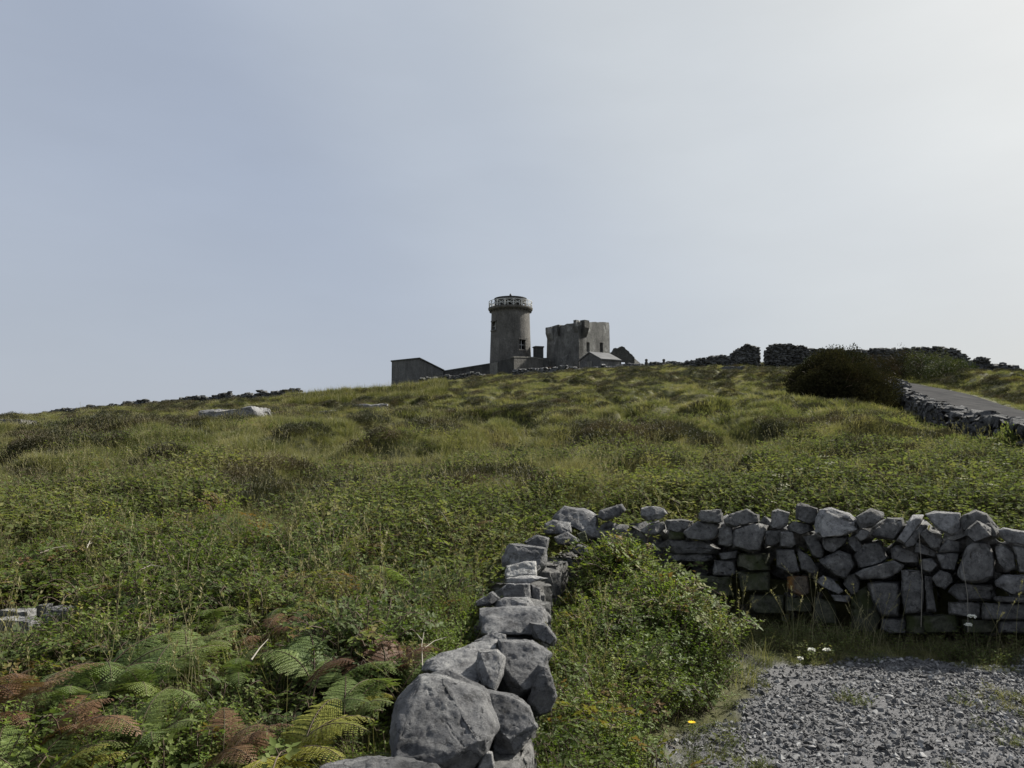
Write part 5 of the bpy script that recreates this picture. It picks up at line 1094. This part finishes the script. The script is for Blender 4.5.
leafy('low_shrub', 'low dark shrub at the left foot of the big dark bush', 'bush', bx_ - 2.2, by_ + .3, 2.2, 1.6, .9, 4000, .07, M['bush'], 53, 10)
hl = [(822, 77, 5.0, 1.7, 'hedge', 'green scrub on the skyline just right of the short rubble block'), (850, 77, 5.0, 2.2, 'hedge', 'green scrub on the skyline directly above the big dark bush'), (878, 76, 5.0, 2.6, 'bush', 'dark scrub on the skyline above the top of the road wall'),
      (905, 75, 5.2, 3.0, 'bush', 'dark hedge shrub on the skyline left of the spiky one'), (928, 74, 5.2, 3.0, 'hedge', 'dense hedge shrub at the head of the road'), (950, 72, 4.6, 2.0, 'hedge', 'hedge shrub on the bank above the bend of the road')]
for i, (u, Y_, w_, h_, mk, lab) in enumerate(hl):
    x_ = (u - 512) / F * Y_; leafy('hedge_shrub', lab, 'shrub', x_, Y_, w_, 2.0, h_, 5500, .1, M[mk], 60 + i, 14, 'hedge shrubs along the right skyline')
# shrubs along the far verge of the road
for i, (u, row, w_, h_, lab) in enumerate([(950, 379.5, 2.4, .8, 'low olive verge shrub farthest up the road'), (975, 388, 2.2, .75, 'low olive verge shrub in the middle of the road bank'), (1005, 396, 2.0, .7, 'low olive verge shrub nearest the right edge of the photo'), (1040, 405, 2.0, .7, 'low olive verge shrub at the end of the road bank')]):
    x_, y_ = hit(u, row); x_ += .6; leafy('verge_shrub', lab, 'shrub', x_, y_, w_, 2.6, h_, 3500, .09, M['reed'], 80 + i, 8, 'verge shrubs beside the road')
# leafy plants against the near end of the road wall
for i, (u, row, w_, h_, lab) in enumerate([(1006, 466, 1.0, .62, 'bright green leafy shrub against the near end of the road wall'), (900, 440, 1.6, .5, 'green nettle clump at the foot of the road wall below the dark bush'), (960, 452, 1.3, .35, 'low green weeds spreading below the middle of the road wall')]):
    x_, y_ = hit(u, row); leafy('leafy_shrub', lab, 'shrub', x_, y_, w_, w_, h_, 2600, .06, M['herb'], 90 + i, 10, sink=.05)
# brown bracken heap in front of the castle and dark brown tuft by the annex
leafy('bracken_heap', 'rusty brown bracken heap between the annex chimney and the castle', 'bracken', (562 - 512) / F * 101.5, 101.5, 7.5, 2.5, .95, 4500, .14, M['fern_brown'], 97, 10, sink=.1)
# rough grass stand on the left crest
R_ = [proto_tuft('reed', [M['reed'], M['straw']], 900 + i, 60, .75, .35, .03, .35, 5, 2) for i in range(4)]
n = 2600; u = rng.uniform(285, 445, n); Y_ = rng.uniform(62, 97, n); X_ = (u - 512) / F * Y_; rowc = np.interp(u, [285, 330, 400, 445], [394, 392, 388, 386]); ok = patch(X_, Y_, 6, 3) > .38; X_, Y_ = keep(ok, X_, Y_)
scatter('rough_grass', R_, X_, Y_, height(X_, Y_), rng.uniform(.7, 1.3, len(X_)), rng.integers(0, 4, len(X_)), 'taller yellow green rough grass on the crest left of the hut', 'grass')

for i, (u, row, kd, nf, sc_, hd, lab) in enumerate(ferns):
    X_, Y_ = FPOS[i]; r = random.Random(900 + i)
    root = empty('bracken_fern', (X_, Y_, float(height(X_, Y_)) - .02)); tag(root, lab, 'fern', 'bracken ferns in the undergrowth')
    for f in range(nf):
        kq = kd if r.random() > .10 else r.choice(('fern', 'fern_yellow', 'fern_brown')); o = bpy.data.objects.new('frond', FR[kq][r.randrange(4)]); COL.objects.link(o); o.parent = root; s = sc_ * r.uniform(.6, 1.0)
        az = hd + (f - nf / 2) / nf * 3.6 + r.gauss(0, .25); o.rotation_euler = (r.gauss(0, .15), r.gauss(-.05, .15), az); o.scale = (s, s, s); o.location = (r.uniform(-.05, .05), r.uniform(-.05, .05), r.uniform(.10, .2))
# ------------------------------------------------------------------ small flowers and twigs
def flower(kind, label, u, row, lift, size, grp=None):
    X_, Y_ = ground_at(u, row, lift); z = float(height(X_, Y_)); r = np.random.default_rng(int(u)); root = empty(kind, (X_, Y_, z)); tag(root, label, 'flower', grp)
    V, q = tube([[0, 0, 0], [.01, 0, lift * .5], [0, 0, lift]], [.002, .0015, .001], 4); A = Acc(); A.add(V, q); link('stem', A.mesh('stem', [M['herb']]), None, root)
    A = Acc()
    if kind == 'yellow_flower':
        n = 13; a = np.linspace(0, 6.28, n, endpoint=False); D = np.c_[np.cos(a), np.sin(a), np.full(n, .35)]; V, tf = leaves(np.tile([0, 0, lift], (n, 1)), D, np.tile([0, 0, 1.], (n, 1)), size, size * .45); A.add(V, t=tf); link('petals', A.mesh('petals', [M['yellow']]), None, root)
    else:
        n = 60; a = r.uniform(0, 6.28, n); q_ = size * .8 * np.sqrt(r.uniform(0, 1, n)); Pn = np.c_[q_ * np.cos(a), q_ * np.sin(a), lift + .3 * (size - q_) + r.uniform(0, .006, n)]
        V, tf = leaves(Pn, np.c_[np.cos(a), np.sin(a), r.uniform(-.6, 2, n)], np.tile([0, -.4, 1.], (n, 1)), .014, .013); A.add(V, t=tf); link('flower_head', A.mesh('flower_head', [M['white']]), None, root)
flower('yellow_flower', 'single yellow flower at the edge of the scrub and the gravel', 686, 713, .22, .022)
flower('white_flower', 'left white flower of the pair in front of the car park wall', 804, 645, .16, .022, 'white flowers by the car park wall')
flower('white_flower', 'right white flower of the pair in front of the car park wall', 819, 645, .17, .022, 'white flowers by the car park wall')
flower('white_flower', 'tiny white flower lowest in the weeds before the car park wall', 793, 653, .12, .014, 'white flowers by the car park wall')
flower('white_flower', 'tall white flower head against the right part of the car park wall', 962, 613, .34, .028, 'white flowers by the car park wall')
flower('white_flower', 'faded white flower head just below the tall one', 958, 621, .28, .024, 'white flowers by the car park wall')
# long dry stalks hanging over the wall
for (u, v0, u2, v1, lab) in ((919, 532, 921, 627, 'long bleached stalk hanging down the face of the car park wall'), (962, 560, 968, 632, 'thin dry stalk leaning on the wall beside the white flower heads')):
    d = wall_depth(u) - .22; pts = [P(u, v0, d), P(u + (u2 - u) * .6 + 2, (v0 + v1) / 2, d - .03), P(u2, v1, d - .05)]
    V, q = tube([tuple(p) for p in pts], .0022, 4); A = Acc(); A.add(V, q); tag(link('dry_stalk', A.mesh('dry_stalk', [M['wood']])), lab, 'stalk')
def twig(label, pix, lift, rad_=.006, seed=0):
    A = Acc()
    for br in pix:
        pts = []
        for u, row in br:
            X_, Y_ = ground_at(u, row, lift); pts.append((X_, Y_, zrow(row, Y_)))
        V, q = tube(pts, np.linspace(rad_, rad_ * .35, len(pts)), 5); A.add(V, q)
    tag(link('dead_twig', A.mesh('dead_twig', [M['wood']])), label, 'twig')
twig('pale forked dead twig above a dark hollow on the left slope', [[(93, 548), (96, 540), (99, 536)], [(93, 545), (99, 542)], [(47, 553), (60, 548), (78, 545)]], .3, .004)
twig('thin arched bleached twig in the grass at left', [[(148, 569), (157, 565), (170, 567)]], .3, .004)
twig('bare straight dead stick leaning in the left undergrowth', [[(258, 660), (266, 648), (274, 639)]], .3, .004)
twig('leafless forked woody stem standing in the scrub left of the biggest boulder', [[(425, 668), (424, 645), (427, 625)], [(424, 650), (436, 641), (448, 637)], [(424, 640), (414, 628)]], .3, .003)
twig('long dry stem arching over the grass left of the corner of the walls', [[(452, 530), (446, 518), (441, 511)]], .35, .005)
